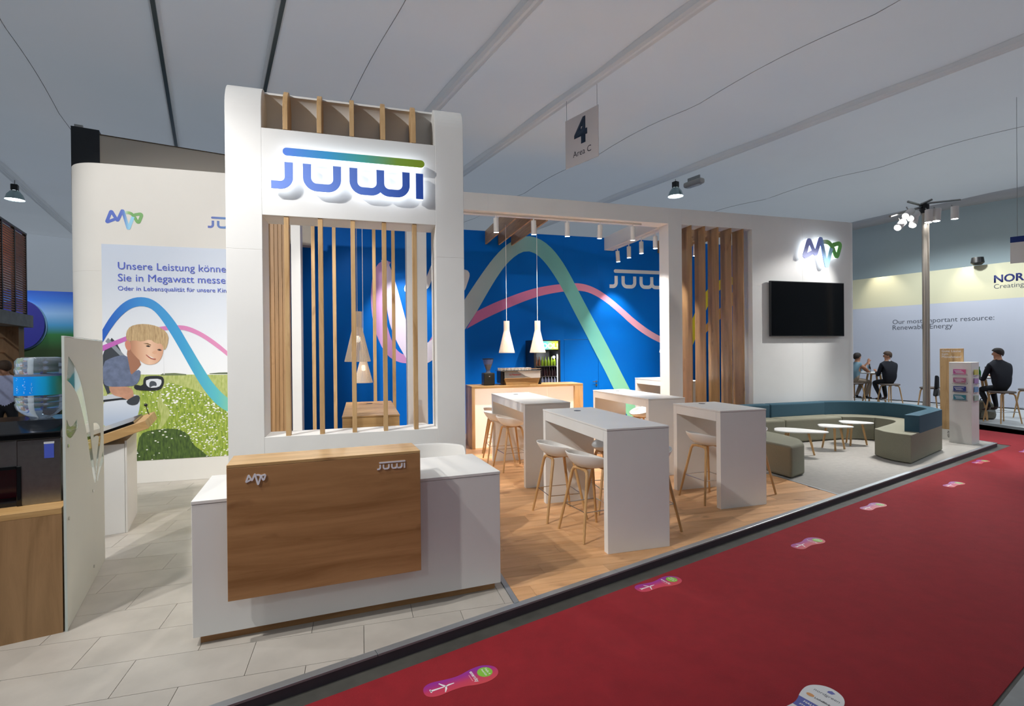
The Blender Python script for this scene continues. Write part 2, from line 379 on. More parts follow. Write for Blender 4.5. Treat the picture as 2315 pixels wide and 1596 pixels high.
# ------------------------------------------------------------------ stand floor
def clip(poly, p0, n):
    out = []
    for i in range(len(poly)):
        a = Vector(poly[i]); b = Vector(poly[(i+1) % len(poly)]); da = (a-p0).dot(n); db = (b-p0).dot(n)
        if da >= 0: out.append((a.x, a.y))
        if (da >= 0) != (db >= 0): t = da/(da-db); q = a+(b-a)*t; out.append((q.x, q.y))
    return out
def rect(x0, y0, x1, y1): return [(x0,y0),(x1,y0),(x1,y1),(x0,y1)]
INNER = E0-EN*0.052
fs_ = shell('floor_stand')
GROUT = mat('dark_joint', '#6d675e', 0.9); SKIRT = mat('platform_skirt', '#4a4046', 0.6, noise=0.1)
PR = 11.38
base = [edge(-7.2, 0), (PR, E0.y+(PR-E0.x)*math.tan(ER)), (PR+.05, 11.4), (-6.0, 11.4)]
MB().prism(base, FZ, -0.008).build('platform', [SKIRT], fs_)
tile_cache = {}
P = 0.6445; Q = 0.3555; J = 0.0016
for k in range(-4, 23):
    y0 = 3.18+Q*k; y1 = y0+Q
    for i in range(-8, 2):
        x0 = 0.002+P*i+(0 if k % 2 == 0 else P/2); x1 = x0+P
        X1 = min(x1, 1.03)
        if X1-x0 < 0.03: continue
        poly = clip(rect(x0+J, y0+J, X1-J, y1-J), INNER, -EN)
        if len(poly) < 3 or y0 > 8.3: continue
        full = abs(x1-X1) < 1e-6 and len(poly) == 4 and abs(poly[0][1]-(y0+J)) < 1e-6
        cx_, cy_ = (x0+x1)/2, (y0+y1)/2
        if full:
            if 'm' not in tile_cache:
                o = MB().prism([(x-cx_, y-cy_) for x, y in poly], -0.008, 0.0).build('tile', TILE, fs_, loc=(cx_, cy_, 0)); tile_cache['m'] = o
            else:
                o = tile_cache['m'].copy(); COL.objects.link(o); o.location = (cx_, cy_, 0)
        else: MB().prism([(x-cx_, y-cy_) for x, y in poly], -0.008, 0.0).build('tile', TILE, fs_, loc=(cx_, cy_, 0))
PW = 0.179; PL = 1.292; pm = None
for k in range(-2, 43):
    y0 = 3.57+PW*k; y1 = y0+PW; off = [0.15, 0.86, 0.34, 1.09, 0.62][k % 5]
    xe = 5.59 if y0 < 8.70 else 9.9
    if y1 > 11.1: break
    x = 1.075-PL+off-0.001
    while x < xe:
        a, b = max(x, 1.075), min(x+PL, xe); x += PL
        if b-a < 0.04: continue
        poly = clip(rect(a+J/2, y0+J/2, b-J/2, y1-J/2), INNER, -EN)
        if len(poly) < 3: continue
        cx_, cy_ = (a+b)/2, (y0+y1)/2
        if b-a > PL-1e-4 and len(poly) == 4 and min(p[1] for p in poly) < y0+0.002 and max(p[0] for p in poly)-min(p[0] for p in poly) > PL-0.01 and abs(poly[0][1]-poly[1][1]) < 1e-6:
            if pm is None: pm = MB().prism([(px_-cx_, py_-cy_) for px_, py_ in poly], -0.008, 0.0).build('plank', PLANK, fs_, loc=(cx_, cy_, 0))
            else: o = pm.copy(); COL.objects.link(o); o.location = (cx_, cy_, 0)
        else: MB().prism([(px_-cx_, py_-cy_) for px_, py_ in poly], -0.008, 0.0).build('plank', PLANK, fs_, loc=(cx_, cy_, 0))
cp = clip(rect(5.625, 2.0, PR-0.045, 10.9), INNER, -EN)
MB().prism(cp, -0.008, 0.0).build('carpet', GREYC, fs_)
# aluminium edge profiles
for t0 in range(-5, 11, 2):
    t1 = min(t0+2, T_END+0.03)
    if t0 < t1: MB().prism([edge(t0+.002, 0.004), edge(t1-.002, 0.004), edge(t1-.002, -0.05), edge(t0+.002, -0.05)], -0.012, 0.003).build('edge_profile', ALU, fs_, bevel=0.002)
MB().box(PR-0.045, E0.y+(PR-E0.x)*math.tan(ER), -0.01, PR+0.004, 11.0, 0.003).build('edge_profile', ALU, fs_)
def tf(x): return E0.y+(x-E0.x)*math.tan(ER)
MB().prism([(1.032, tf(1.032)+0.045), (1.072, tf(1.07)+0.045), (1.072, 5.2), (1.032, 5.2)], -0.008, 0.006).build('threshold', ALU, fs_, bevel=0.002)
MB().prism([(5.592, tf(5.592)+0.05), (5.622, tf(5.62)+0.05), (5.622, 8.5), (5.592, 8.5)], -0.008, 0.004).build('threshold', ALU, fs_)

# ------------------------------------------------------------------ stand walls
FY, FT = 8.5, 0.32                       # facade front plane and thickness
ZB, ZT = 4.178, 4.473                    # header underside and top
fa = shell('wall_facade')
B_ = 0.003
def panel(x0, y0, z0, x1, y1, z1, par, m=WHITE2, name='panel', bevel=B_): return MB().box(x0, y0, z0, x1, y1, z1).build(name, m, par, bevel=bevel)
panel(-1.006, FY, 0, -0.872, FY+FT, ZB, fa, name='post')
panel(0.735, FY, 0, 1.052, FY+FT, ZB, fa, name='post')
panel(-1.45, FY, ZB, 2.1, FY+FT, ZT, fa); panel(2.1, FY, ZB, 5.598, FY+FT, ZT, fa)
panel(5.598, FY, 0, 5.888, FY+FT, ZT, fa, name='post')
panel(5.888, FY, ZB, 7.505, FY+FT, ZT, fa)
panel(7.505, FY, 0, 8.75, FY+FT, 3.06, fa); panel(7.505, FY, 3.06, 8.75, FY+FT, ZT, fa)
def endpoly(x0, xe, y0, r):
    p = [(x0, y0)]
    for k in range(13): a = -math.pi/2+math.pi/2*k/12; p.append((xe-r+r*math.cos(a), y0+r+r*math.sin(a)))
    return p+[(xe, 11.1), (xe-0.3, 11.1), (xe-0.3, y0+FT), (x0, y0+FT)]
for z0, z1 in ((0, 2.82), (2.82, ZT)):
    MB().prism(endpoly(8.75, 10.27, FY, 0.28), z0, z1).build('panel', WHITE2, fa, bevel=B_, smooth=True)
# oak boards in the facade slot
bs = thing('board_screen', 'five deep oak boards standing upright in the facade opening beside the screen wall', 'screen')
for x in (6.092, 6.393, 6.700, 7.0, 7.287):
    MB().box(0, 0, 0, 0.022, 0.312, ZB-0.0).build('board', OAKB, bs, bevel=0.002, loc=(x, FY+0.002, 0))
# slim oak battens of the back opening (behind the tower)
bt = thing('batten_screen', 'row of slim oak battens seen through the tower opening, farther back', 'screen')
for x in (-0.72, -0.411, -0.119, 0.194, 0.494):
    MB().box(0, 0, 0, 0.052, 0.07, ZB).build('batten', OAKZ, bt, bevel=0.002, loc=(x, FY+0.02, 0))
cl = thing('clad_panel', 'narrow dark oak clad panel seen at the left inside the tower opening', 'panel')
for k in range(6): MB().box(0, 0, 0, 0.052, 0.05, ZB).build('lath', OAKB, cl, bevel=0.003, loc=(-1.36+0.056*k, FY+0.05, 0))
# left wall with rounded end
LY = 8.36; LH = 4.425
wl = shell('wall_left')
def lend(x1, xe, y0, r):
    p = [(x1, y0+0.3), (x1, y0)]
    for k in range(13): a = -math.pi/2-math.pi/2*k/12; p.append((xe+r+r*math.cos(a), y0+r+r*math.sin(a)))
    return p+[(xe, 11.3), (xe+0.3, 11.3), (xe+0.3, y0+0.3)]
MB().prism(lend(-1.39, -3.89, LY, 0.47), 0, 2.95).build('panel', CREAM, wl, bevel=B_, smooth=True)
MB().prism(lend(-1.39, -3.89, LY, 0.47), 2.95, LH).build('panel', CREAM, wl, bevel=B_, smooth=True)
# blue back wall
BY = 11.1
wb = shell('wall_back')
xs = [-3.5, -1.2, 1.1, 3.4, 4.52]
for a, b in zip(xs, xs[1:]): panel(a, BY, 0, b, BY+0.12, 4.462, wb, BLUE, bevel=0.0015)
panel(4.52, BY, 2.055, 5.392, BY+0.12, 4.462, wb, BLUE, bevel=0.0015)
xs = [5.392, 7.7, 9.97]
for a, b in zip(xs, xs[1:]): panel(a, BY, 0, b, BY+0.12, 4.462, wb, BLUE, bevel=0.0015)
dr = MB().box(4.526, BY+0.004, 0.008, 5.386, BY+0.05, 2.049).build('door_1', BLUE, None, bevel=0.002); dr['kind'] = 'structure'
mb = MB().tube([(5.33, BY-0.0, 1.066), (5.33, BY-0.05, 1.066), (5.315, BY-0.06, 1.066), (5.21, BY-0.06, 1.066)], 0.011, 8)
mb.build('door_handle', CHROME, dr, smooth=True)
MB().lathe([(0.026, 0), (0.026, 0.012)], 16).xf(Matrix.Translation((5.33, BY+0.003, 1.066)) @ Matrix.Rotation(math.pi/2, 4, 'X')).build('rosette', CHROME, dr)
MB().lathe([(0.026, 0), (0.026, 0.012)], 16).xf(Matrix.Translation((5.33, BY+0.003, 0.98)) @ Matrix.Rotation(math.pi/2, 4, 'X')).build('key_rosette', CHROME, dr)
MB().lathe([(0.011, 0), (0.011, 0.03)], 10).xf(Matrix.Translation((5.33, BY+0.003, 0.98)) @ Matrix.Rotation(math.pi/2, 4, 'X')).build('lock_cylinder', STEEL, dr)
# --- wave graphics on the blue wall
def z7(x, y): p = pix(1020+x/3.325, 420+y/3.325, Y=BY); return (p.x, p.z)
def z5p(x, y): p = pix(560+x/2.752, 460+y/2.752, Y=BY); return (p.x, p.z)
def resample(a, n):
    a = [Vector(p) for p in a]; L = [0]
    for i in range(1, len(a)): L.append(L[-1]+(a[i]-a[i-1]).length)
    out = []; j = 0
    for k in range(n):
        t = L[-1]*k/(n-1)
        while j < len(a)-2 and L[j+1] < t: j += 1
        s = (t-L[j])/max(L[j+1]-L[j], 1e-9); out.append(a[j]+(a[j+1]-a[j])*s)
    return out
def band(name, A, B, y, material, par, th=0.002):
    A = resample(chaikin(A, 2), 60); B = resample(chaikin(B, 2), 60); mb = MB(); vs = []; fs = []
    for a, b in zip(A, B): vs += [(a.x, y, a.y), (b.x, y, b.y), (a.x, y+th, a.y), (b.x, y+th, b.y)]
    for i in range(59):
        k = 4*i; fs += [(k, k+1, k+5, k+4), (k+2, k+6, k+7, k+3), (k, k+4, k+6, k+2), (k+1, k+3, k+7, k+5)]
    mb.add(vs, fs); return mb.build(name, material, par)
TEAL = grad('teal_print', 'x', 2.2, 6.2, [(0, '#b9c6cd'), (0.18, '#a4c3c8'), (0.45, '#74b9bd'), (0.75, '#6fc4bd'), (1, '#8fd0a4')])
TEALV = None
to = [(-30,1060),(110,840),(230,660),(330,525),(430,430),(520,385),(590,375),(670,400),(750,460),(830,560),(900,680),(960,800),(1040,950),(1120,1100),(1200,1250),(1280,1410),(1340,1525),(1500,1840)]
ti = [(-10,1250),(110,1070),(190,950),(280,790),(360,660),(430,570),(510,505),(575,487),(640,510),(710,580),(780,680),(850,800),(920,940),(1000,1090),(1080,1250),(1150,1380),(1220,1525),(1380,1840)]
pt = [(190,945),(300,890),(410,845),(530,800),(650,765),(770,745),(880,733),(980,732),(1080,765),(1180,830),(1280,915),(1380,1005),(1480,1080),(1565,1130),(1700,1190)]
pb = [(115,1075),(250,1000),(400,930),(530,875),(650,832),(770,805),(880,790),(980,787),(1060,810),(1160,870),(1260,955),(1360,1050),(1470,1130),(1565,1178),(1700,1240)]
PINK = grad('pink_print', 'x', 0.2, 7.0, [(0, '#c79bd0'), (0.12, '#c48cc4'), (0.3, '#c86fa8'), (0.6, '#dc86b0'), (0.85, '#efa6c4'), (1, '#f3b8ca')])
PALE = grad('pale_print', 'x', 0.2, 2.4, [(0, '#cfc0e0'), (0.4, '#e4ddf2'), (1, '#dfe6ea')])
band('wave_pink', [z7(*p) for p in pt], [z7(*p) for p in pb], BY-0.003, PINK, wb)
band('wave_teal', [z7(*p) for p in to], [z7(*p) for p in ti], BY-0.0055, TEAL, wb)
# loop at the left: pink outer sweep and pale inner stroke
lo = [z5p(*p) for p in ((850,352),(800,380),(770,480),(765,640),(790,790),(840,910),(900,975),(990,1000),(1080,975),(1160,880),(1210,790))]
li = [z5p(*p) for p in ((890,365),(850,450),(835,560),(850,690),(880,810),(915,900),(960,940),(1010,945),(1070,915),(1130,860),(1160,800))]
band('loop_pink', lo, li, BY-0.003, PINK, wb)
l2o = [z5p(*p) for p in ((830,352),(870,700),(905,820),(985,965),(1020,1010),(1120,1000),(1200,930))]
l2i = [z5p(*p) for p in ((870,356),(915,470),(985,730),(1010,830),(1060,880),(1120,870),(1165,825))]
band('loop_pale', l2o, l2i, BY-0.0055, PALE, wb)
# yellow and orange waves seen through the board screen
YEL = mat('yellow_print', '#e6d62a', 0.5); ORG = mat('orange_print', '#e0a85c', 0.5)
def bl(x, y): p = pix(1320+x/3.325, 460+y/3.325, Y=BY); return (p.x, p.z)
band('wave_yellow', [bl(*p) for p in ((790,930),(860,760),(920,650),(1010,575),(1110,548),(1200,560))], [bl(*p) for p in ((790,1120),(830,1040),(920,780),(1015,645),(1110,605),(1200,620))], BY-0.003, YEL, wb)
band('wave_orange', [bl(*p) for p in ((840,990),(915,915),(1015,800),(1110,675),(1200,560))], [bl(*p) for p in ((840,1050),(915,972),(1015,880),(1110,775),(1200,680))], BY-0.0055, ORG, wb)

# ------------------------------------------------------------------ logo shapes
def juwi_paths():
    """centre lines in units of the word width, origin at the lower left; returns list of (path, half width, round ends)"""
    w = 0.0262
    def arc(cx, cy, r, a0, a1, n=8): return [(cx+r*math.cos(math.radians(a0+(a1-a0)*k/n)), cy+r*math.sin(math.radians(a0+(a1-a0)*k/n))) for k in range(n+1)]
    top = 0.181; r = 0.062
    out = []
    out.append(([(0.109, top), (0.109, w+0.055)]+arc(0.109-0.055, w+0.055, 0.055, 0, -90)[1:]+[(0.0, w)], w, False))
    def u_(x0, x1): return [(x0, top), (x0, w+r)]+arc(x0+r, w+r, r, 180, 270)[1:]+arc(x1-r, w+r, r, 270, 360)+[(x1, top)]
    out.append((u_(0.223, 0.415), w, False))
    out.append((u_(0.522, 0.7025), w, False)); out.append((arc(0.7025+r, w+r, r, 180, 270)+arc(0.879-r, w+r, r, 270, 360)+[(0.879, top)], w, False))
    out.append(([(0.974, top), (0.974, 0.0)], w, False))
    out.append(([(0.098, 0.2515), (0.985, 0.2515)], w, True))
    return out
def mvv_paths():
    A = [(560,690),(400,800),(505,385),(640,735),(755,335),(880,1005),(985,560)]
    G = [(825,425),(915,425),(1000,510),(1100,800),(1195,425),(1035,480)]
    def n(p): return ((p[0]-400)/800.0, (1005-p[1])/800.0*0.74)
    return rounded([n(p) for p in A], 0.055), rounded([n(p) for p in G], 0.11), 0.046
# ------------------------------------------------------------------ tower
TY, TD = 5.2, 0.35; TR = TD/2; TV = 0.26; TZ = 4.302-TV; TX0, TXa, TXb, TX1 = -1.159, -0.858, 0.738, 1.026
tw = thing('portal_tower', 'white portal tower with rounded top, oak battens and the large lit blue sign', 'tower')
def arch(d, n=20):
    """front to back over the rounded top, d inside the outer face"""
    return [(TY+TR-(TR-d)*math.cos(math.pi*k/n), TZ+(TV-d)*math.sin(math.pi*k/n)) for k in range(n+1)]
for x0, x1 in ((TX0, TXa), (TXb, TX1)):
    for z0, z1 in ((0, 2.755), (2.755, None)):
        poly = [(TY, z0)]+(arch(0)+[(TY+TD, z0)] if z1 is None else [(TY, z1), (TY+TD, z1), (TY+TD, z0)])
        o = MB().extr(poly, 'x', x0, x1).build('pillar', WHITE2, tw, bevel=0.003)
MB().box(TXa, TY+0.001, 0, TXb, TY+TD-0.001, 1.025).build('sill_panel', WHITE2, tw, bevel=0.003)
hp = MB().box(TXa, TY+0.001, 3.077, TXb, TY+0.05, 3.88).build('sign_panel', WHITE2, tw, bevel=0.003)
MB().box(TXa, TY+0.05, 3.077, TXb, TY+TD-0.002, 3.11).build('soffit', WHITE2, tw)
bo, bi = arch(0.0)[11:], arch(0.02)[11:]
MB().extr([(TY+TD-0.02, 3.11), (TY+TD, 3.11)]+bo[::-1]+bi, 'x', TXa, TXb).build('back_shell', WHITE2, tw, smooth=True)
for i, x in enumerate((-0.676, -0.378, -0.082, 0.212, 0.508)):
    MB().box(0, 0, 0, 0.042, 0.07, 3.077-1.025).build('batten', OAKZ, tw, bevel=0.002, loc=(x, TY+0.012, 1.025))
    pl = [(TY+0.002, 3.885)]+arch(0.002)[1:-4]+[(TY+TD-0.05, 3.96), (TY+TD-0.06, 3.885)]
    MB().extr(pl, 'x', 0, 0.042).build('arch_rib', OAKZ, tw, bevel=0.002, loc=(x, -0.0005, 0))
# lit sign letters
sg = thing('illuminated_sign', 'big blue halo-lit JUWI letters with a green-blue bar on the tower front', 'sign')
def z4(x, y, Y): p = pix(480+x/3.627, 160+y/3.627, Y=Y); return (p.x, p.z)
x0, zb_ = z4(483, 962, TY-0.09); x1, _ = z4(1730, 1062, TY-0.09); SWD = x1-x0
LETG = grad('sign_blue_face', 'x', 0, SWD, [(0, '#7f9ff2'), (0.35, '#7698f0'), (0.7, '#5c84ea'), (1, '#3460cc')], 0.35)
BARG = grad('sign_bar_face', 'x', SWD*0.08, SWD, [(0, '#5f8cf0'), (0.3, '#46acea'), (0.55, '#58c4bc'), (0.8, '#93bd48'), (1, '#9ab82e')], 0.35)
HALO = mat('halo_acrylic', '#ffffff', 0.4, emit=(0.82, 0.9, 1.0), estr=2.2)
sg.location = (x0, 0, zb_)
nm = ('letter_j', 'letter_u', 'letter_w', 'letter_w', 'letter_i', 'bar')
groups = {}
for i, (path, w, rd) in enumerate(juwi_paths()):
    pth = [(a*SWD, b*SWD) for a, b in path]
    if nm[i] == 'letter_w' and 'letter_w' in groups: continue
    mbf = MB(); stroke(mbf, pth, w*SWD, TY-0.093, TY-0.083, rd)
    mbh = MB(); stroke(mbh, pth, w*SWD-0.001, TY-0.0829, TY-0.045, rd)
    if nm[i] == 'letter_w':
        p2 = [(a*SWD, b*SWD) for a, b in juwi_paths()[i+1][0]]
        stroke(mbf, p2, w*SWD, TY-0.0934, TY-0.0834, rd); stroke(mbh, p2, w*SWD-0.001, TY-0.0829, TY-0.045, rd)
    o = mbf.build(nm[i], BARG if nm[i] == 'bar' else LETG, sg); groups[nm[i]] = o
    mbh.build('lit_body', HALO, o)
    c = path[len(path)//2]
    for q in (path[1], path[-1]): pass
    mbp = MB()
    for a, b in ((pth[0][0], pth[0][1]-0.04 if not rd else pth[0][1]), (pth[-1][0]+(0.03 if i == 0 else 0), pth[-1][1]+(0.03 if i == 4 else -0.04 if not rd and i else 0))):
        MB().tube([(a, TY-0.05, b), (a, TY+0.001, b)], 0.006, 6).build('stand_off', STEEL, o)
# MVV sign on the screen wall
def mvv(parent, wd, y0, y1, mats, mesh=True):
    A, G, w = mvv_paths(); o1 = MB(); stroke(o1, [(a*wd, b*wd) for a, b in A], w*wd, y0, y1)
    o2 = MB(); stroke(o2, [(a*wd, b*wd) for a, b in G], w*wd, y0-0.0008, y1-0.0008)
    return o1.build('blue_stroke', mats[0], parent, weld=False), o2.build('green_stroke', mats[1], parent, weld=False)
def mvv_mats(wd, tag_, lit=False):
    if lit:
        return (grad('mvv_blue_'+tag_, 'x', 0.40*wd, 0.62*wd, [(0, '#8f9cf0'), (0.35, '#8ab0f4'), (0.8, '#a4dcf8'), (1, '#a8e4fa')], 0.4), grad('mvv_green_'+tag_, 'x', 0.52*wd, 0.7*wd, [(0, '#d8eed8'), (0.5, '#9ad080'), (1, '#6cc058')], 0.4))  # emblem colours lightened on the sign to stand in for light on it
    return (grad('mvv_blue_'+tag_, 'x', 0.40*wd, 0.62*wd, [(0, '#4866c4'), (0.35, '#4f7ccc'), (0.8, '#86c0e6'), (1, '#92d0ee')], 0.4),
            grad('mvv_green_'+tag_, 'x', 0.52*wd, 0.7*wd, [(0, '#bcd9c0'), (0.5, '#86b86a'), (1, '#62a44c')], 0.4))
p = pix(1814, 607, Y=FY-0.12); q = pix(1904, 560, Y=FY-0.12); WD = (q.x-p.x)*0.93
ms = thing('illuminated_emblem', 'halo-lit blue and green zigzag emblem above the big screen', 'sign', (p.x+0.045, FY, p.z+0.05))
f1, f2 = mvv(ms, WD, -0.125, -0.11, mvv_mats(WD, 'a', True))
A, G, w = mvv_paths(); mbh = MB(); stroke(mbh, [(a*WD, b*WD) for a, b in A], w*WD-0.002, -0.109, -0.06); mbh.build('lit_body', HALO, f1)
mbh = MB(); stroke(mbh, [(a*WD, b*WD) for a, b in G], w*WD-0.002, -0.1105, -0.06); mbh.build('lit_body', HALO, f2)
for a, b in (A[8], A[-8], G[10]): MB().tube([(a*WD, -0.07, b*WD), (a*WD, 0.001, b*WD)], 0.008, 6).build('stand_off', STEEL, ms)
# white wall prints on the blue wall
WPRT = mat('white_print', '#e8ecf2', 0.5)
def juwi_print(name, label, loc, wd, y, m, th=0.0015, par=None, cols=None):
    mb = MB()
    for path, w, rd in juwi_paths(): stroke(mb, [(a*wd, b*wd) for a, b in path], w*wd, y-0.0002*len(mb.v)/100, y+th-0.0002*len(mb.v)/100, rd)
    return mb.build(name, m, par, loc=loc)
a = z7(1190, 768); b = z7(1245, 690)
juwi_print('lettering', '', (a[0], 0, a[1]), 1.62, BY-0.003, WPRT, par=wb)
# white zigzag outline print left of the teal wave
A, G, w = mvv_paths(); k = 1.35; pz = z7(20, 745)
mb = MB(); stroke(mb, [(q[0]*k, q[1]*k) for q in A], w*k, BY-0.008, BY-0.0065); stroke(mb, [(q[0]*k, q[1]*k) for q in G], w*k, BY-0.0085, BY-0.007)
mb.build('emblem', WPRT, wb, loc=(z7(145, 600)[0]-k*1.03, 0, pz[1]-0.42))
# ------------------------------------------------------------------ reception counter
ca = math.radians(4.9)
ct = thing('reception_counter', 'white reception counter with oak front panel and plinth standing before the tower', 'counter', (-1.005, 3.58, 0), ca)
MB().box(0, 0, 0.055, 2.01, 0.72, 0.872).build('body', WHITE, ct, bevel=0.003)
MB().box(-0.002, -0.002, 0.8745, 2.012, 0.722, 0.895).build('worktop', WHITE, ct, bevel=0.002)
MB().box(0.035, 0.04, 0, 1.975, 0.69, 0.055).build('plinth', OAKD, ct)
MB().box(0, 0, 0, 1.184, 0.32, 0.02).build('panel_top', OAKX, ct, bevel=0.002, loc=(0.206, -0.1, 1.099))
MB().box(0, 0, 0, 1.184, 0.05, 0.811).build('oak_panel', OAKD, ct, bevel=0.002, loc=(0.206, -0.1, 0.287))
MB().box(0, 0, 0, 1.10, 0.03, 0.204).build('panel_back', OAKD, ct, loc=(0.24, 0.185, 0.895))
WLOGO = mat('white_foil', '#eceaf0', 0.4)
A, G, w = mvv_paths(); k = 0.112; mb = MB(); stroke(mb, [(q[0]*k, q[1]*k) for q in A], w*k, -0.1035, -0.1); stroke(mb, [(q[0]*k, q[1]*k) for q in G], w*k, -0.1038, -0.1)
mb.build('emblem', WLOGO, ct, loc=(0.312, 0, 0.985))
mb = MB(); k = 0.187
for path, w_, rd in juwi_paths(): stroke(mb, [(q[0]*k, q[1]*k) for q in path], w_*k, -0.1035, -0.1, rd)
mb.build('lettering', WLOGO, ct, loc=(1.099, 0, 1.008))
# white chair behind the counter
dc = thing('visitor_chair', 'white plastic armchair tucked in behind the counter at the tower foot', 'chair', (0.62, 4.78, 0), math.radians(185))
def shell_chair(par, zs, r, hb, arms=True):
    mb = MB(); n = 28; rows = []
    for j, (rr, z) in enumerate(((0.05, zs), (0.16, zs), (r*0.92, zs+0.03), (r, zs+0.10), (r*1.02, zs+0.2), (r*1.03, zs+0.34), (r*1.02, zs+hb))):
        row = []
        for k in range(n):
            a = 2*math.pi*k/n; front = max(0, math.sin(a)); back = max(0, -math.sin(a))
            zz = z
            if z > zs+0.05: zz = zs+0.05+(z-zs-0.05)*(0.12+0.88*min(1, (1.05-front*1.25) if arms else back**0.5*1.0))if True else z
            row.append((rr*math.cos(a)*1.05, rr*math.sin(a)*0.95, zz))
        rows.append(row)
    vs = [v for r_ in rows for v in r_]; fs = [tuple(range(n))[::-1]]
    for i in range(len(rows)-1):
        for k in range(n): fs.append((i*n+k, i*n+(k+1)%n, (i+1)*n+(k+1)%n, (i+1)*n+k))
    o = mb.add(vs, fs).build('seat_shell', SHELLW, par, smooth=True)
    s = o.modifiers.new('solid', 'SOLIDIFY'); s.thickness = 0.014; s.offset = 1
    b = o.modifiers.new('sub', 'SUBSURF'); b.levels = 1; b.render_levels = 1
    return o
shell_chair(dc, 0.45, 0.29, 0.46)
for sx in (-1, 1):
    for sy in (-1, 1): MB().tube([(0.14*sx, 0.14*sy, 0.45), (0.25*sx, 0.24*sy, 0)], [0.016, 0.011], 8).build('leg', LEG, dc, smooth=True)
# ------------------------------------------------------------------ high tables
GROM = mat('dark_cable_cap', '#3a3c40', 0.4)
def high_table(name, label, x0, y0, x1, y1, h, m=WHITE, group=None):
    t = thing(name, label, 'table', (x0, y0, 0), 0, group); w_ = x1-x0; l = y1-y0; th = 0.075
    MB().box(0, 0, h-0.018, w_, l, h).build('table_top', m, t, bevel=0.002)
    MB().box(0.003, 0.003, 0, w_-0.003, th, h-0.02).build('end_panel', m, t, bevel=0.002)
    MB().box(0.003, l-th, 0, w_-0.003, l-0.003, h-0.02).build('end_panel', m, t, bevel=0.002)
    for xx in (0.003, w_-0.033): MB().box(xx, th+0.002, h-0.125, xx+0.03, l-th-0.002, h-0.02).build('apron', m, t, bevel=0.002)
    MB().lathe([(0.04, 0), (0.04, 0.003)], 20, (w_*0.5, l*0.82, h)).build('cable_cap', GROM, t)
    return t
high_table('bar_table', 'long white high table standing nearest the red carpet', 2.07, 4.11, 2.70, 5.77, 1.106)
high_table('bar_table', 'white high table between the oak bar and the nearest table', 2.055, 6.42, 2.70, 8.22, 1.106)
high_table('bar_table', 'white high table standing behind the short one, right of centre', 3.89, 6.43, 4.49, 8.24, 1.106)
high_table('bar_table', 'short white high table beside the end of the curved sofa', 3.86, 4.88, 4.49, 5.79, 1.106)
high_table('bar_table', 'farthest white high table in front of the blue wall', 6.03, 8.92, 6.66, 10.54, 1.16)
high_table('bar_table', 'oak high table seen through the tower opening', -0.20, 5.85, 0.412, 7.555, 1.106, OAKX)
# ------------------------------------------------------------------ bar stools
def make_stool():
    t = thing('bar_stool', '', 'stool', group='white shell bar stools on oak legs')
    # shell: faces +y, back at -y
    n = 32; rows = []
    def prof(a):
        back = max(0.0, -math.sin(a)); front = max(0.0, math.sin(a)); return back, front
    for j, (rx, ry, f_) in enumerate(((0.03, 0.03, 0.0), (0.11, 0.09, 0.0), (0.165, 0.14, 0.10), (0.205, 0.18, 0.34), (0.230, 0.21, 0.68), (0.243, 0.228, 1.0))):
        row = []
        for k in range(n):
            a = 2*math.pi*k/n; bk, fr = prof(a)
            rim = 0.728+0.082*(1-math.sin(a))**1.5/2.83+0.020*abs(math.cos(a))-0.028*fr
            zz = 0.656+(rim-0.656)*f_
            row.append((rx*math.cos(a), ry*math.sin(a)*(1.0 if math.sin(a) < 0 else 0.92)-0.02*bk*f_, zz))
        rows.append(row)
    vs = [v for r_ in rows for v in r_]; fs = [tuple(range(n))[::-1]]
    for i in range(len(rows)-1):
        for k in range(n): fs.append((i*n+k, i*n+(k+1)%n, (i+1)*n+(k+1)%n, (i+1)*n+k))
    s = MB().add(vs, fs).build('seat', SHELLW, t, smooth=True)
    m_ = s.modifiers.new('solid', 'SOLIDIFY'); m_.thickness = 0.012; m_.offset = 1
    m_ = s.modifiers.new('sub', 'SUBSURF'); m_.levels = 1; m_.render_levels = 1
    for sy in (-1, 1):
        for sx in (-1, 1):
            pts = [(0.0, 0.10*sy, 0.642), (0.075*sx, 0.105*sy, 0.642), (0.115*sx, 0.112*sy, 0.632), (0.135*sx, 0.12*sy, 0.60), (0.235*sx, 0.225*sy, 0.0)]
            MB().tube(pts, [0.015, 0.016, 0.017, 0.0165, 0.0125], 8).build('leg', LEG, t, smooth=True)
    MB().box(-0.012, -0.11, 0.630, 0.012, 0.11, 0.650).build('seat_frame', LEG, t, bevel=0.004)
    f = lambda z: 0.60-z
    z = 0.27; q = (0.60-z)/0.60; fx = 0.135+0.10*q; fy = 0.12+0.105*q
    mb = MB()
    for a, b in (((-fx, -fy), (fx, -fy)), ((fx, -fy), (fx, fy)), ((fx, fy), (-fx, fy)), ((-fx, fy), (-fx, -fy))): mb.tube([(*a, z), (*b, z)], 0.005, 6)
    mb.build('footrest', CHROME, t, smooth=True)
    return t
st0 = None
def stool(x, y, deg, label):
    global st0
    if st0 is None: st0 = make_stool(); st0.location = (x, y, 0); st0.rotation_euler = (0, 0, math.radians(deg)); st0['label'] = label; return st0
    return dup(st0, (x, y, 0), math.radians(deg), label)
stool(2.07, 5.27, -90, 'white shell stool at the left of the nearest table, the farther one')
stool(2.16, 4.66, -82, 'white shell stool at the left of the nearest table, the closer one')
stool(2.78, 4.62, 95, 'shell stool beyond the nearest table, one leg showing right of its end panel')
stool(2.72, 5.33, 84, 'white shell stool seen under the nearest table on its far side')
stool(2.17, 8.22, -95, 'middle one of the three white stools by the oak bar')
stool(2.21, 7.58, -86, 'front one of the three white stools by the oak bar')
stool(2.34, 8.98, -20, 'rear one of the three white stools, right before the lit bar front')
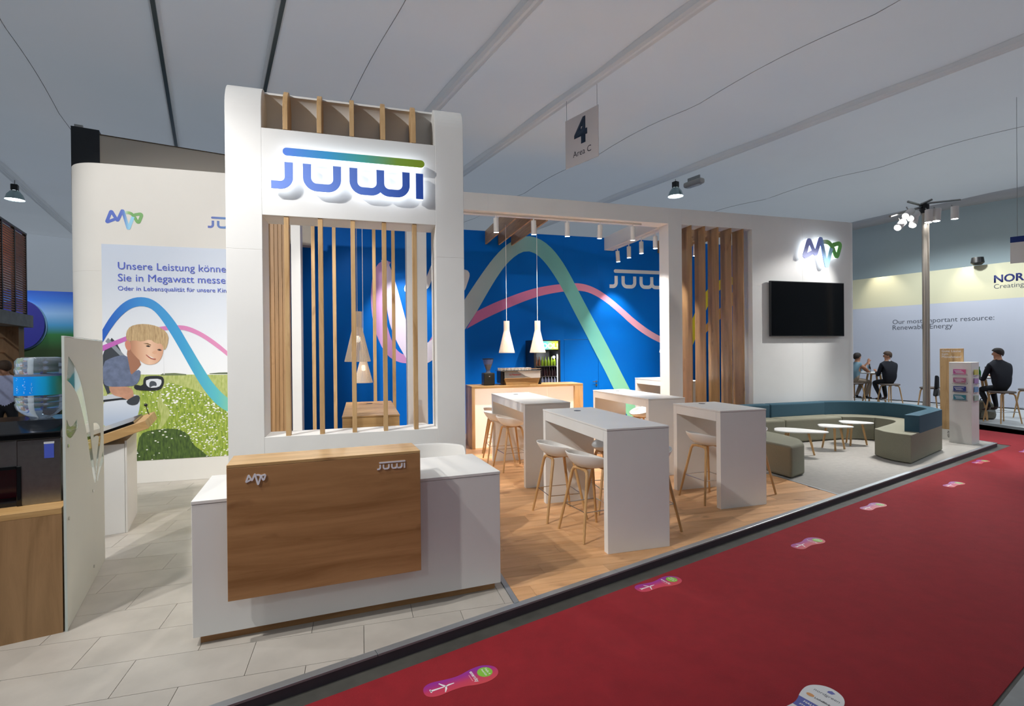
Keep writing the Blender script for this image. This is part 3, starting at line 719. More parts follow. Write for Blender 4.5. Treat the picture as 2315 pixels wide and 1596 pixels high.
stool(2.86, 7.95, 90, 'white stool peeking out right of the table before the bar')
stool(4.62, 7.85, 92, 'white stool seen through the high table behind the short one')
stool(3.99, 5.29, -88, 'white shell stool under the short high table next to the sofa')
stool(4.68, 5.42, 90, 'stool mostly hidden behind the short high table near the sofa')
stool(-0.52, 6.9, -100, 'white shell stool farther left of the oak table inside the tower opening')
stool(-0.46, 6.25, -85, 'white shell stool nearer left of the oak table inside the tower opening')
stool(0.62, 7.1, 95, 'white shell stool farther right of the oak table inside the tower opening')
stool(0.66, 6.45, 88, 'white shell stool nearer right of the oak table inside the tower opening')
stool(6.7, 9.6, 90, 'white stool at the farthest high table behind the oak boards')
# ------------------------------------------------------------------ bar with lit front
br = thing('bar_counter', 'oak framed bar with glowing white front below the pendant lamps', 'counter', (1.95, 9.28, 0))
BL = 2.22; BD = 0.58; BH = 1.155
GLOWP = mat('backlit_panel', '#fff6ea', 0.5, emit=(1.0, 0.90, 0.76), estr=0.30)
MB().box(0, 0, BH-0.045, BL, BD, BH).build('bar_top', OAKX, br, bevel=0.003)
MB().box(0, 0, 0, 0.06, BD, BH-0.046).build('side_panel', OAKZ, br, bevel=0.003)
MB().box(BL-0.17, 0, 0, BL, BD, BH-0.046).build('side_panel', OAKZ, br, bevel=0.003)
for a, b in ((0.062, 0.80), (0.803, 1.50), (1.503, BL-0.172)): MB().box(a, 0.07, 0.003, b, 0.1, BH-0.047).build('lit_front', GLOWP, br)
MB().box(0.06, 0.45, 0, BL-0.17, 0.5, BH-0.05).build('back_panel', WHITE, br)
# coffee grinder
gr = thing('coffee_grinder', 'black coffee grinder with clear bean hopper on the oak bar', 'grinder', (2.315, 9.5, BH))
HOP = mat('clear_hopper', '#cfd6e6', 0.1, trans=0.85); BEAN = mat('coffee_beans', '#5a3524', 0.6, noise=0.4, nscale=90, bump=0.6, bscale=120)
MB().box(-0.105, -0.11, 0, 0.105, 0.11, 0.235).build('body', mat('grinder_black', '#26251f', 0.4), gr, bevel=0.015)
MB().lathe([(0.05, 0.236), (0.035, 0.27), (0.04, 0.285), (0.095, 0.44), (0.105, 0.49), (0.10, 0.491), (0.088, 0.44), (0.034, 0.286)], 24, close=False).build('hopper', HOP, gr, smooth=True)
MB().lathe([(0.03, 0.288), (0.07, 0.395), (0.0, 0.40)], 20).build('beans', BEAN, gr, smooth=True)
MB().lathe([(0.108, 0.49), (0.108, 0.505), (0.02, 0.512)], 24).build('lid', BLACK, gr, smooth=True)
MB().add([(-0.012, -0.112, 0.165), (0.012, -0.112, 0.165), (0.004, -0.112, 0.18), (-0.004, -0.112, 0.18)], [(0,1,2,3)]).build('badge', mat('badge', '#d8d8d8', .4), gr)
# espresso machine
em = thing('espresso_machine', 'steel espresso machine with wooden lower panel and cups on top, on the oak bar', 'coffee machine', (2.60, 9.32, BH))
MB().extr([(0.03, 0.0), (0.66, 0.0), (0.70, 0.12), (-0.01, 0.12)], 'y', 0.02, 0.4).build('base_panel', OAKX, em, bevel=0.004)
MB().box(-0.01, 0.0, 0.122, 0.70, 0.42, 0.26).build('steel_body', mat('machine_steel', '#c9c7c2', 0.25, 0.85), em, bevel=0.012)
MB().extr([(0.25, 0.26), (0.70, 0.26), (0.70, 0.13), (0.52, 0.13), (0.40, 0.17)], 'y', -0.006, -0.001).build('silver_swoosh', mat('swoosh', '#e4e2de', 0.3, 0.3), em)
MB().box(-0.085, -0.02, 0.262, 0.715, 0.43, 0.275).build('cup_tray', STEEL, em, bevel=0.003)
mb = MB()
for xx in [-0.08+0.05*i for i in range(16)]: mb.tube([(xx, -0.015, 0.274), (xx, -0.015, 0.305)], 0.003, 5)
mb.tube([(-0.08, -0.015, 0.306), (0.71, -0.015, 0.306)], 0.005, 6); mb.build('cup_rail', CHROME, em)
text('La Marzocco', 0.22, mat('red_lettering', '#b81c22', 0.4), 'lettering', em, (0.085, -0.002, 0.185))
MB().box(-0.07, 0.06, 0.03, -0.012, 0.36, 0.26).build('side_panel', BLACK, em, bevel=0.01)
MB().box(0.702, 0.06, 0.0, 0.745, 0.36, 0.25).build('side_panel', BLACK, em, bevel=0.01)
cup0 = None
CUPW = mat('porcelain', '#f0efec', 0.2)
for r_ in range(2):
    for i in range(9):
        x = 2.53+0.071*i; y = 9.36+0.12*r_
        if cup0 is None:
            cup0 = MB().lathe([(0.02, 0), (0.028, 0.006), (0.034, 0.05), (0.031, 0.05), (0.025, 0.01), (0.0, 0.008)], 14, close=False).build('coffee_cup', CUPW, None, smooth=True, loc=(x, y, BH+0.2755))
            tag(cup0, 'small white coffee cup in the rows on top of the espresso machine', 'cup', 'cups on the espresso machine')
        else: o = cup0.copy(); COL.objects.link(o); o.location = (x, y, BH+0.2755)
# drinks fridge
fr = thing('drinks_fridge', 'tall black glass door drinks fridge with lit header behind the bar', 'fridge', (3.55, 10.42, 0))
FW = 0.605; FD = 0.58; FH = 2.03
for x0_, x1_ in ((0, 0.05), (FW-0.05, FW)): MB().box(x0_, 0.0, 0, x1_, FD, FH).build('side_wall', BLACK, fr, bevel=0.004)
MB().box(0.05, FD-0.04, 0, FW-0.05, FD, FH).build('back_wall', BLACK, fr); MB().box(0.05, 0, 0, FW-0.05, FD-0.04, 0.25).build('base', BLACK, fr)
MB().box(0.05, 0.03, FH-0.24, FW-0.05, FD-0.04, FH).build('header_box', BLACK, fr)
HDR = grad('header_light', 'x', 0.05, FW-0.05, [(0, '#2a8fa8'), (0.45, '#57b9b4'), (0.75, '#9cbf55'), (1, '#a9b52c')], 0.4, emit=0.55)
MB().box(0.045, 0.002, FH-0.205, FW-0.045, 0.028, FH-0.025).build('header_sign', HDR, fr)
text('COOL!', 0.47, mat('header_letters', '#ffffff', 0.4, emit='#ffffff', estr=0.7), 'lettering', fr, (0.078, 0.001, FH-0.18), bold=0.02)
FSH = []
for z in (0.75, 1.06, 1.245, 1.47): MB().box(0.052, 0.06, z-0.012, FW-0.052, FD-0.05, z).build('shelf', STEEL, fr); FSH.append(z)
mb = MB(); mb.box(FW-0.062, 0.04, 0.3, FW-0.054, 0.05, 1.72); mb.build('light_strip', mat('fridge_led', '#ffffff', .4, emit=(.92,.96,1), estr=4), fr)
MB().box(0.06, 0.012, 0.26, FW-0.06, 0.018, FH-0.25).build('glass_door', mat('fridge_glass', '#ffffff', 0.02, trans=1.0, ior=1.02), fr)
light_at('fridge_light', 'POINT', (3.55+FW-0.12, 10.5, 1.66), 5.0, (0.95, 0.98, 1), 0.03)
bot = [(a*0.9, b*0.80) for a, b in [(0.026, 0), (0.030, 0.006), (0.030, 0.13), (0.026, 0.155), (0.013, 0.185), (0.0115, 0.235), (0.013, 0.237), (0.013, 0.248), (0.0, 0.249)]]
BMAT = {'amber': mat('amber_bottle', '#8c5a36', 0.15, coat=.5), 'lime': mat('lime_bottle', '#9ac02a', 0.15, coat=.5), 'cola': mat('cola_bottle', '#3a1d22', 0.15, coat=.5), 'clear': mat('water_bottle_clear', '#b9c4e6', 0.15, coat=.5)}
first = {}
for z, row in ((1.47, ('amber',)*2+('lime',)*5), (1.245, ('cola',)*8), (1.06, ('clear',)*7)):
    for i, kd in enumerate(row):
        x = 3.55+0.085+(0.42/(len(row)-1))*i
        words = {'amber': 'amber drink bottle on the top fridge shelf', 'lime': 'lime green drink bottle on the top fridge shelf', 'cola': 'dark drink bottle on the middle fridge shelf', 'clear': 'clear water bottle on the lowest fridge shelf in view'}[kd]
        if kd not in first:
            o = MB().lathe(bot, 12, close=False).build('drink_bottle', BMAT[kd], None, smooth=True, loc=(x, 10.52, z)); tag(o, words, 'bottle', words.split(' on ')[0]+'s in the fridge'); first[kd] = o
        else: o = first[kd].copy(); COL.objects.link(o); o.location = (x, 10.52, z)
# ------------------------------------------------------------------ pendant lamps
CANE = mat('birch_strip', '#e3d2be', 0.55, emit=(1.0, 0.86, 0.70), estr=0.06); CORD = mat('white_cord', '#e8e6e2', 0.5)
def pendant(label, x, y, zb, h, r, ztop):
    t = thing('pendant_lamp', label, 'lamp', (x, y, zb), 0, 'slatted cone pendant lamps')
    n = 40; rt = r*0.36; zk = h*0.68
    for k in range(n):
        a = 2*math.pi*k/n; ca_, sa_ = math.cos(a), math.sin(a); wd = 0.80*math.pi/n
        mb = MB(); vs = []
        for rr, z in ((r, 0), (r, 0.008), (rt*1.04, zk), (rt, zk+0.02), (rt, h)):
            for da in (-wd, wd):
                vs.append((rr*math.cos(a+da), rr*math.sin(a+da), z)); vs.append(((rr-0.004)*math.cos(a+da), (rr-0.004)*math.sin(a+da), z))
        fs = []
        for i in range(4):
            b = 4*i; fs += [(b, b+2, b+6, b+4), (b+1, b+5, b+7, b+3), (b, b+4, b+5, b+1), (b+2, b+3, b+7, b+6)]
        if k == 0: sl = mb.add(vs, fs).build('slat', CANE, t)
        else: o = sl.copy(); COL.objects.link(o); o.rotation_euler = (0, 0, a)
    mb = MB()
    for rr, z in ((r-0.006, 0.004), (rt*1.02-0.005, zk), (rt-0.006, h-0.01)): mb.lathe([(rr-0.012, z-0.004), (rr, z-0.004), (rr, z+0.004), (rr-0.012, z+0.004), (rr-0.012, z-0.004)], 32, close=False)
    mb.build('ring', CANE, t)
    MB().lathe([(rt-0.02, 0), (rt-0.02, 0.006)], 20, (0, 0, h-0.03)).build('top_disc', CANE, t)
    MB().ball((0, 0, h*0.45), 0.04).build('bulb', mat('bulb_glow', '#fff', .4, emit=(1, 0.8, 0.55), estr=6), t, smooth=True)
    MB().tube([(0, 0, h-0.03), (0, 0, ztop-zb)], 0.004, 6).build('cord', CORD, t)
    light_at('pendant_light', 'POINT', (x, y, zb+h*0.45), 7, (1, 0.82, 0.6), 0.045)
    return t
pendant('slatted cone pendant lamp over the bar, left one of the pair', 2.64, 9.33, 1.765, 0.60, 0.15, 4.17)
pendant('slatted cone pendant lamp over the bar, right one before the fridge', 3.21, 9.20, 1.765, 0.60, 0.15, 4.17)
pendant('larger cone pendant lamp behind the middle tower batten', -0.035, 6.45, 1.69, 0.60, 0.15, 4.20)
pendant('smaller lower pendant lamp behind the middle tower batten', 0.035, 7.35, 1.385, 0.45, 0.122, 4.20)
pendant('pendant lamp almost hidden behind the facade post at the right', 6.35, 9.75, 1.74, 0.60, 0.15, 4.2)
rb = MB().box(-0.03, TY+TD, 4.20, 0.03, FY, 4.26).build('ceiling_rail', WHITE2, None); tag(rb, 'slim white rail that carries the pendants behind the tower', 'rail')
# ceiling fins and cross beam
for i, (x, lb) in enumerate(((2.666, 'left one of the three oak ceiling fins above the bar'), (2.962, 'middle one of the three oak ceiling fins above the bar'), (3.262, 'right one of the three oak ceiling fins above the bar'))):
    o = MB().box(0, 0, 0, 0.036, BY-FY-FT, 0.295).build('ceiling_fin', OAKY, None, bevel=0.002, loc=(x, FY+FT, 4.165)); tag(o, lb, 'fin', 'oak ceiling fins')
for i, (x, lb) in enumerate(((7.0, 'oak ceiling fin right of the white cross beam, nearer to it'), (7.3, 'oak ceiling fin right of the white cross beam, farther from it'))):
    o = MB().box(0, 0, 0, 0.036, BY-FY-FT, 0.295).build('ceiling_fin', OAKY, None, bevel=0.002, loc=(x, FY+FT, 4.165)); tag(o, lb, 'fin', 'oak ceiling fins')
cb = MB().box(5.565, FY+FT, 4.165, 5.80, BY, 4.47).build('cross_beam', WHITE2, None, bevel=0.003); tag(cb, 'white beam crossing from the facade to the blue wall', 'beam')
# ------------------------------------------------------------------ track spots
tr1 = MB().box(1.1, FY+0.12, ZB-0.03, 5.1, FY+0.16, ZB-0.001).build('light_track', WLAMP, None); tag(tr1, 'white light track under the facade header', 'track')
tr2 = MB().box(5.63, FY+FT+0.02, 4.135, 5.67, BY-0.35, 4.164).build('light_track', WLAMP, None); tag(tr2, 'white light track under the cross beam', 'track')
def spot_thing(label, group, loc, aim, L=0.245, r=0.045, energy=60, angle=50, hang=0.05):
    d = (Vector(aim)-Vector(loc)).normalized()
    t = thing('track_spot', label, 'spotlight', loc, 0, group); q = Vector((0, 0, -1)).rotation_difference(d).to_matrix().to_4x4()
    MB().lathe([(r*0.96, 0), (r, -0.004), (r, -L+0.004), (r*0.97, -L), (r*0.86, -L), (r*0.84, -L+0.012), (0.0, -L+0.013)], 24, close=False).xf(q).build('housing', WLAMP, t, smooth=True)
    MB().lathe([(r*0.97, 0), (0.0, 0.002)], 24, close=False).xf(q).build('rear_cap', WLAMP, t)
    MB().lathe([(r*0.93, -L-0.001), (r*0.5, -L-0.003), (0.0, -L-0.004)], 24, close=False).xf(q).build('lens', LENS, t)
    MB().tube([(0, 0, 0), (0, 0, hang)], 0.012, 8).build('mount', WLAMP, t)
    p = Vector(loc)+d*(L+0.02)
    light_at('spot_beam', 'SPOT', p, energy, WARM, 0.035, Vector(p)+d, angle, 0.55)
    return t
ords = ('first', 'second', 'third', 'fourth', 'fifth')
aims = ((2.4, 7.4, 0), (2.9, 11.1, 1.6), (3.3, 7.0, 0), (5.6, 11.1, 2.4), (4.3, 7.0, 0.4))
for i, x in enumerate((2.272, 2.96, 3.60, 4.254, 4.925)):
    spot_thing('%s white tube spot from the left under the facade header' % ords[i], 'spots under the facade header', (x, FY+0.14, 4.105), (x+0.15, FY+(1.0 if i == 3 else 0.5), 0), energy=(190, 170, 210, 330, 250)[i], angle=95, hang=0.045)
for i, y in enumerate((9.04, 9.57, 10.09, 10.61)):
    spot_thing('%s white tube spot from the front under the cross beam' % ords[i], 'spots under the cross beam', (5.65, y, 4.06), (5.75 if i < 3 else 6.0, y+0.1, 0), energy=190, angle=75, hang=0.075)
spot_thing('white tube spot hanging behind the oak boards', 'spots behind the facade', (6.95, 9.55, 4.06), (6.9, 9.6, 0), energy=160, angle=70, hang=0.2)
spot_thing('white tube spot visible through the tower opening at the upper right', 'spots behind the facade', (0.93, 9.4, 3.95), (0.95, 11.1, 2.3), energy=190, angle=60, hang=0.3)
for x in (-2.2, -0.2): light_at('wall_fill', 'SPOT', (x, 9.3, 4.2), 30, WARM, 0.04, (x+0.3, 11.1, 2.2), 85, 0.7)  # added lamps without fittings that brighten the left of the blue wall
for x in (-0.6, 0.1): light_at('rear_spot', 'SPOT', (x, 8.3, 4.15), 150, WARM, 0.04, (x*0.5, 6.6, 0), 90, 0.6)  # spots with no fitting, aimed at the oak table behind the tower
# ------------------------------------------------------------------ screen on the wall
tv = thing('wall_screen', 'large black flat screen on the white wall below the lit emblem', 'screen', (7.87, FY, 2.045))
MB().box(0, -0.085, 0, 1.885, -0.035, 1.115).build('bezel', mat('screen_bezel', '#35373a', 0.35, 0.4), tv, bevel=0.004)
MB().box(0.015, -0.088, 0.018, 1.87, -0.084, 1.10).build('display', BLACKG, tv)
MB().box(0.4, -0.035, 0.3, 1.5, 0.0, 0.8).build('wall_bracket', BLACK, tv)
# ------------------------------------------------------------------ curved sofa
sf = thing('curved_sofa', 'U-shaped modular sofa with grey-green seat and petrol blue back before the screen wall', 'sofa')
mods = [([(5.66,5.70),(5.64,6.6),(5.64,7.3)], [(6.03,5.84),(6.30,6.15),(6.38,6.5),(6.42,7.2)], [], []),
        ([(5.64,7.3),(5.70,7.9),(6.0,8.3),(6.5,8.46)], [(6.42,7.2),(6.5,7.6),(6.8,7.88)], [], []),
        ([(6.5,8.46),(7.7,8.46)], [(6.8,7.88),(7.7,7.875)], [], []),
        ([(7.7,8.46),(9.07,8.46)], [(7.7,7.875),(9.07,7.87)], [], []),
        ([(9.07,8.46),(9.6,8.35),(9.95,8.05),(10.1,7.75)], [(9.07,7.87),(9.35,7.78),(9.52,7.58)], [], []),
        ([(10.1,7.75),(10.14,7.3),(10.0,6.85),(9.72,6.5),(8.11,5.865)], [(9.52,7.58),(9.55,7.35),(9.47,7.13),(9.2,6.95),(8.22,6.55)], [], [(8.09,6.3),(8.06,6.1)])]
def smooth_path(p): return chaikin(p, 2) if len(p) > 2 else p
def inset(poly, d):
    c = Vector((sum(p[0] for p in poly)/len(poly), sum(p[1] for p in poly)/len(poly))); n = len(poly); out = []
    ar = sum(poly[i][0]*poly[(i+1)%n][1]-poly[(i+1)%n][0]*poly[i][1] for i in range(n)); s = 1 if ar > 0 else -1
    for i in range(n):
        a = Vector(poly[i-1]); b = Vector(poly[i]); e = Vector(poly[(i+1)%n]); t = ((b-a).normalized()+(e-b).normalized())
        t = t.normalized() if t.length > 1e-6 else (e-b).normalized(); nn = Vector((-t.y, t.x))*s; q = b+nn*d; out.append((q.x, q.y))
    return out
def offset_path(p, d):
    out = []
    for i in range(len(p)):
        a = Vector(p[max(i-1,0)]); b = Vector(p[min(i+1,len(p)-1)]); t = (b-a).normalized(); q = Vector(p[i])+Vector((t.y, -t.x))*d; out.append((q.x, q.y))
    return out
for i, (o_, n_, _, endc) in enumerate(mods):
    oo = smooth_path(o_); ii = smooth_path(n_)
    if i == 5: oo = smooth_path(o_[:4])+[o_[4]]
    poly = oo+(endc[::-1] if False else [])+[p for p in (endc[::-1])]+ii[::-1]
    MB().prism(inset(poly, 0.004), 0.012, 0.45).build('seat_module', SEATG, sf, bevel=0.035, seg=3, smooth=True)
    bp_ = list(oo)
    if i == 0: bp_ = [(5.642, 6.33), (5.64, 6.6), (5.64, 7.3)]
    if i == 5:
        e0, e1 = Vector(o_[3]), Vector(o_[4]); q = e0+(e1-e0)*0.76; bp_ = smooth_path(o_[:4])+[(q.x, q.y)]
    bi = offset_path(bp_, 0.2)
    MB().prism(inset(bp_+bi[::-1], 0.003), 0.43, 0.71).build('backrest', BACKB, sf, bevel=0.03, seg=3, smooth=True)
# ------------------------------------------------------------------ coffee tables
def coffee_table(label, x, y, a, b, rz, legs):
    t = thing('coffee_table', label, 'table', (x, y, 0), 0, 'white pebble coffee tables'); pl = []
    for k in range(48):
        th = 2*math.pi*k/48; r = 1+0.13*math.cos(3*th); px_, py_ = a*r*math.cos(th), b*r*math.sin(th)
        pl.append((px_*math.cos(rz)-py_*math.sin(rz), px_*math.sin(rz)+py_*math.cos(rz)))
    MB().prism(pl, 0.400, 0.422).build('table_top', WHITE, t, bevel=0.008, smooth=True)
    for lx, ly in legs: MB().tube([((lx-x)*0.62, (ly-y)*0.62, 0.402), (lx-x, ly-y, 0)], [0.021, 0.015], 10).build('leg', LEG, t, smooth=True)
coffee_table('pebble shaped white coffee table, the largest one, nearest the sofa end', 7.06, 6.98, 0.40, 0.24, -0.75, ((7.30, 6.87), (6.82, 7.10), (7.05, 7.25)))
coffee_table('middle one of the three white pebble coffee tables', 8.06, 7.18, 0.27, 0.20, -0.7, ((8.0, 7.36), (7.94, 7.04), (8.24, 7.12)))
coffee_table('rear white pebble coffee table near the curved sofa corner', 8.80, 7.40, 0.27, 0.20, -0.7, ((8.84, 7.60), (8.61, 7.32), (8.96, 7.28)))
# ------------------------------------------------------------------ brochure stand
ba = math.radians(-78.5)
bst = thing('brochure_stand', 'white brochure column with postcards and an oak back panel at the stand corner', 'display stand', (10.66, 7.01, 0), ba)
MB().box(0, 0, 0, 0.34, 0.30, 1.515).build('column', WHITE, bst, bevel=0.003)
MB().box(-0.27, 0.31, 0.2, 0.10, 0.345, 1.77).build('oak_panel', OAKZ, bst, bevel=0.003)
MB().box(-0.27, 0.31, 0, 0.10, 0.345, 0.199).build('panel_foot', WHITE, bst, bevel=0.002)
text('Gute Laune\nzum\nMitnehmen!', 0.31, WPRT, 'lettering', bst, (-0.24, 0.3095, 1.70), bold=0.0, spacing=0.86)
text('A2 029', 0.13, mat('dark_print', '#2a2a2c', 0.5), 'lettering', bst, (-0.15, 0.3095, 0.175), rot=(math.pi/2, math.pi/2, 0), bold=0.02)
ACR = mat('clear_acrylic', '#f4f4f8', 0.05, trans=0.9)
def leaflet(m, lines):
    pass
cols = [('#c04fa0', '#e06a98'), ('#b8688e', '#c87a9c'), ('#2c3f8e', '#33459a'), ('#2b8298', '#2f8fa0')]
sidec = ['#d8cf5a', '#b48ac4', '#6f9fd0', '#a9bfae']
for i in range(4):
    z = 1.285-0.158*i
    MB().box(0.065, -0.032, z-0.012, 0.285, -0.002, z-0.004).build('card_tray', ACR, bst); MB().box(0.065, -0.034, z-0.012, 0.285, -0.031, z+0.02).build('card_lip', ACR, bst)
    o = MB().box(0.075, -0.022, z-0.003, 0.262, -0.012, z+0.098).build('card_stack', grad('postcard_%d' % i, 'x', 0.07, 0.27, [(0, cols[i][0]), (1, cols[i][1])], 0.4), bst)
    mb = MB()
    for j in range(3): mb.box(0.09+0.012*j, -0.0235, z+0.07-0.02*j, 0.2+0.02*((j+i) % 3), -0.0221, z+0.079-0.02*j)
    mb.build('card_print', WPRT, o)
    z2 = z
    MB().box(0.342, 0.06, z2-0.012, 0.372, 0.24, z2-0.004).build('card_tray', ACR, bst)
    MB().box(0.352, 0.07, z2-0.003, 0.362, 0.22, z2+0.09).build('card_stack', mat('side_postcard_%d' % i, sidec[i], 0.4), bst)
# ------------------------------------------------------------------ lighting mast with spots
PX_, PY_ = 10.54, 7.35
lm = thing('light_mast', 'tall steel light mast with a cluster of white spots behind the sofa', 'lamp', (PX_, PY_, 0))
POLEM = mat('satin_steel_pole', '#b7b0a6', 0.32, 0.55)
MB().tube([(0, 0, 0.01), (0, 0, 4.52)], 0.042, 16).build('pole', POLEM, lm, smooth=True)
MB().tube([(0.072, -0.015, 0.01), (0.072, -0.015, 4.42)], 0.022, 12).build('pole', POLEM, lm, smooth=True)
MB().lathe([(0.22, 0), (0.22, 0.012), (0.06, 0.016)], 24).build('base_plate', STEEL, lm)
MB().lathe([(0.08, 4.40), (0.08, 4.56), (0.05, 4.58)], 16).build('hub', BLACK, lm)
def mp(x, y, dy=0.0): p = pix(x, y, Y=PY_+dy); return Vector((p.x-PX_, p.y-PY_, p.z))
for a, b in (((2083, 461), (2170, 452)), ((2083, 464), (2053, 456)), ((2083, 468), (2012, 489)), ((2083, 462), (2107, 451))):
    MB().tube([mp(*a), mp(*b, dy=-0.1)], 0.022, 8).build('arm', STEEL, lm, smooth=True)
sps = [((2068, 470), (2047, 489)), ((2084, 474), (2058, 494)), ((2046, 497), (2029, 515)), ((2068, 490), (2063, 510)), ((2100, 478), (2099, 503)), ((2119, 473), (2117, 500)), ((2158.5, 461), (2158.5, 495))]
tgt = [(6.3, 6.3, 0.2), (7.6, 7.6, 0.2), (5.6, 5.2, 0.0), (8.6, 8.5, 2.6), (9.2, 6.9, 0.2), (10.6, 6.5, 0.2), (11.2, 6.6, 0.3)]
for i, ((tx, ty), (bx_, by_)) in enumerate(sps):
    a = mp(tx, ty, -0.12); b = mp(bx_, by_, -0.12-0.06*(i < 4)); d = (b-a).normalized(); L = 0.245
    q = Vector((0, 0, -1)).rotation_difference(d).to_matrix().to_4x4(); q.translation = b-d*L
    h_ = MB().lathe([(0.06, 0), (0.064, -0.004), (0.064, -L+0.004), (0.061, -L), (0.055, -L), (0.054, -L+0.012), (0.0, -L+0.013)], 20, close=False).xf(q).build('spot_housing', WLAMP, lm, smooth=True)
    MB().lathe([(0.053, -L+0.006), (0.0, -L+0.004)], 20, close=False).xf(q).build('spot_lens', mat('mast_lens', '#ffffff', .3, emit=(1, .98, .94), estr=45), h_)
    MB().tube([b-d*L*0.7, Vector((b-d*L*0.7).to_tuple())+Vector((0, 0.06, 0.12))], 0.01, 6).build('bracket', STEEL, h_)
    p_ = b+Vector((PX_, PY_, 0))+d*0.02
    light_at('mast_beam', 'SPOT', p_, (340, 340, 220, 210, 320, 170, 150)[i], NEUT, 0.05, tgt[i], 62, 0.7)
# ------------------------------------------------------------------ neighbouring counter at the left with glass screen and water dispenser
lca = math.radians(15.2)
GC = (-1.857, 4.036)
lcb = thing('side_counter', 'oak fronted counter at the left picture edge carrying the water dispenser', 'counter', (GC[0], GC[1], 0), lca)
MB().box(-1.6, 0, 0, -0.016, 0.025, 0.77).build('front_panel', OAKB, lcb)
MB().box(-1.6, 0.0, 0.7705, -0.016, 0.9, 0.81).build('shelf', OAKX, lcb, bevel=0.002)
MB().box(-1.6, 0.025, 0, -1.57, 0.9, 0.77).build('side_panel', OAKZ, lcb); MB().box(-0.046, 0.026, 0, -0.016, 0.9, 0.77).build('side_panel', OAKZ, lcb)
gsp = thing('glass_screen', 'frosted glass screen with a clear zigzag motif beside the water dispenser', 'screen', (GC[0], GC[1], 0), math.atan2(5.352-4.036, -2.179+1.857))
GLW = math.hypot(5.352-4.036, -2.179+1.857); GLH = 1.922
CLEAR = mat('clear_glass', '#eef4f0', 0.02, trans=1.0, ior=1.06)
MB().box(0, -0.005, 0, GLW, 0.005, GLH).build('pane', CLEAR, gsp)
MB().box(-0.004, -0.0075, 0, -0.0005, 0.006, GLH).build('polished_edge', mat('glass_edge', '#c9d2cc', 0.3), gsp)
MB().box(-0.004, -0.0075, GLH+0.0005, GLW, 0.006, GLH+0.004).build('polished_edge', mat('glass_edge_top', '#dfe4de', 0.3), gsp)
gdir = Vector((-2.179+1.857, 5.352-4.036)).normalized(); gn = Vector((gdir.y, -gdir.x))
def gpt(x, y):
    d = (x-W/2)/F*RGT-(y-H/2)/F*UPV+fwd; g0 = Vector(GC); t = g0.dot(gn)/(d.x*gn.x+d.y*gn.y); p = d*t
    return ((Vector((p.x, p.y))-g0).dot(gdir), p.z+CAMZ)
def g2(x, y): return gpt(x/3.8, 640+y/3.8)
FROST = mat('frosted_film', '#d8d6c8', 0.55, noise=0.02, nscale=3)
FROST.node_tree.nodes['Principled BSDF'].inputs['Transmission Weight'].default_value = 0.12
def film():
    cu = bpy.data.curves.new('frosted_film', 'CURVE'); cu.dimensions = '2D'; cu.fill_mode = 'BOTH'
    def spl(pts):
        s = cu.splines.new('POLY'); s.points.add(len(pts)-1)
        for q, p in zip(s.points, pts): q.co = (p[0], p[1], 0, 1)
        s.use_cyclic_u = True
    spl([(0.004, 0.004), (GLW-0.004, 0.004), (GLW-0.004, GLH-0.004), (0.004, GLH-0.004)])
    def rib(path, w0, w1):
        path = chaikin([g2(*p) for p in path], 2); n = len(path); L = []; R = []
        for i, p in enumerate(path):
            a = Vector(path[max(i-1,0)]); b = Vector(path[min(i+1,n-1)]); t = (b-a).normalized(); nn = Vector((-t.y, t.x)); w_ = w0+(w1-w0)*i/(n-1)
            L.append(Vector(p)+nn*w_); R.append(Vector(p)-nn*w_)
        cl_ = lambda p: (max(0.03, min(GLW-0.03, p.x)), max(0.03, min(GLH-0.03, p.y)))
        spl([cl_(p) for p in L]+[cl_(p) for p in R[::-1]])
    rib(((570,730),(620,790),(672,900),(705,1040),(732,1170),(758,1330),(775,1470),(800,1640),(815,1700)), 0.085, 0.03)
    rib(((553,1215),(575,1275),(602,1287),(638,1235),(656,1200)), 0.045, 0.03)
    rib(((795,1265),(825,1252),(848,1275),(850,1340),(836,1440),(820,1580),(818,1630)), 0.06, 0.02)
    rib(((880,1480),(866,1530),(850,1580),(828,1690)), 0.045, 0.02)
    o = bpy.data.objects.new('film_tmp', cu); COL.objects.link(o); bpy.context.view_layer.update()
    me = bpy.data.meshes.new_from_object(o.evaluated_get(bpy.context.evaluated_depsgraph_get())); bpy.data.objects.remove(o, do_unlink=True)
    for v in me.vertices: v.co = Vector((v.co.x, -0.006, v.co.y))
    me.materials.clear(); me.materials.append(FROST); o = bpy.data.objects.new('frosted_film', me); COL.objects.link(o); o.parent = gsp
    s = o.modifiers.new('solid', 'SOLIDIFY'); s.thickness = 0.0012; s.offset = 0
film()
for s_, z in ((0.06, 0.72), (0.85, 0.72), (0.85, 0.12), (0.06, 1.2)):
    MB().lathe([(0.012, 0), (0.012, 0.006)], 12).xf(Matrix.Translation((s_, -0.007, z)) @ Matrix.Rotation(math.pi/2, 4, 'X')).build('screw_cap', CHROME, gsp)
wd_ = thing('water_dispenser', 'steel water dispenser with sloping black top on the side counter', 'dispenser', (GC[0], GC[1], 0.811), lca)
DX0, DX1, DY0, DY1 = -0.66, -0.05, 0.195, 0.70
MB().box(DX0, DY0+0.004, 0, -0.50, DY1, 0.43).build('body', STEEL, wd_, bevel=0.004); MB().box(-0.27, DY0+0.004, 0, DX1, DY1, 0.43).build('body', STEEL, wd_, bevel=0.004)
MB().box(-0.499, DY0+0.004, 0.25, -0.271, DY1, 0.43).build('body', STEEL, wd_); MB().box(-0.499, DY0+0.2, 0, -0.271, DY1, 0.25).build('niche_back', mat('niche_red', '#5a1420', 0.15), wd_)
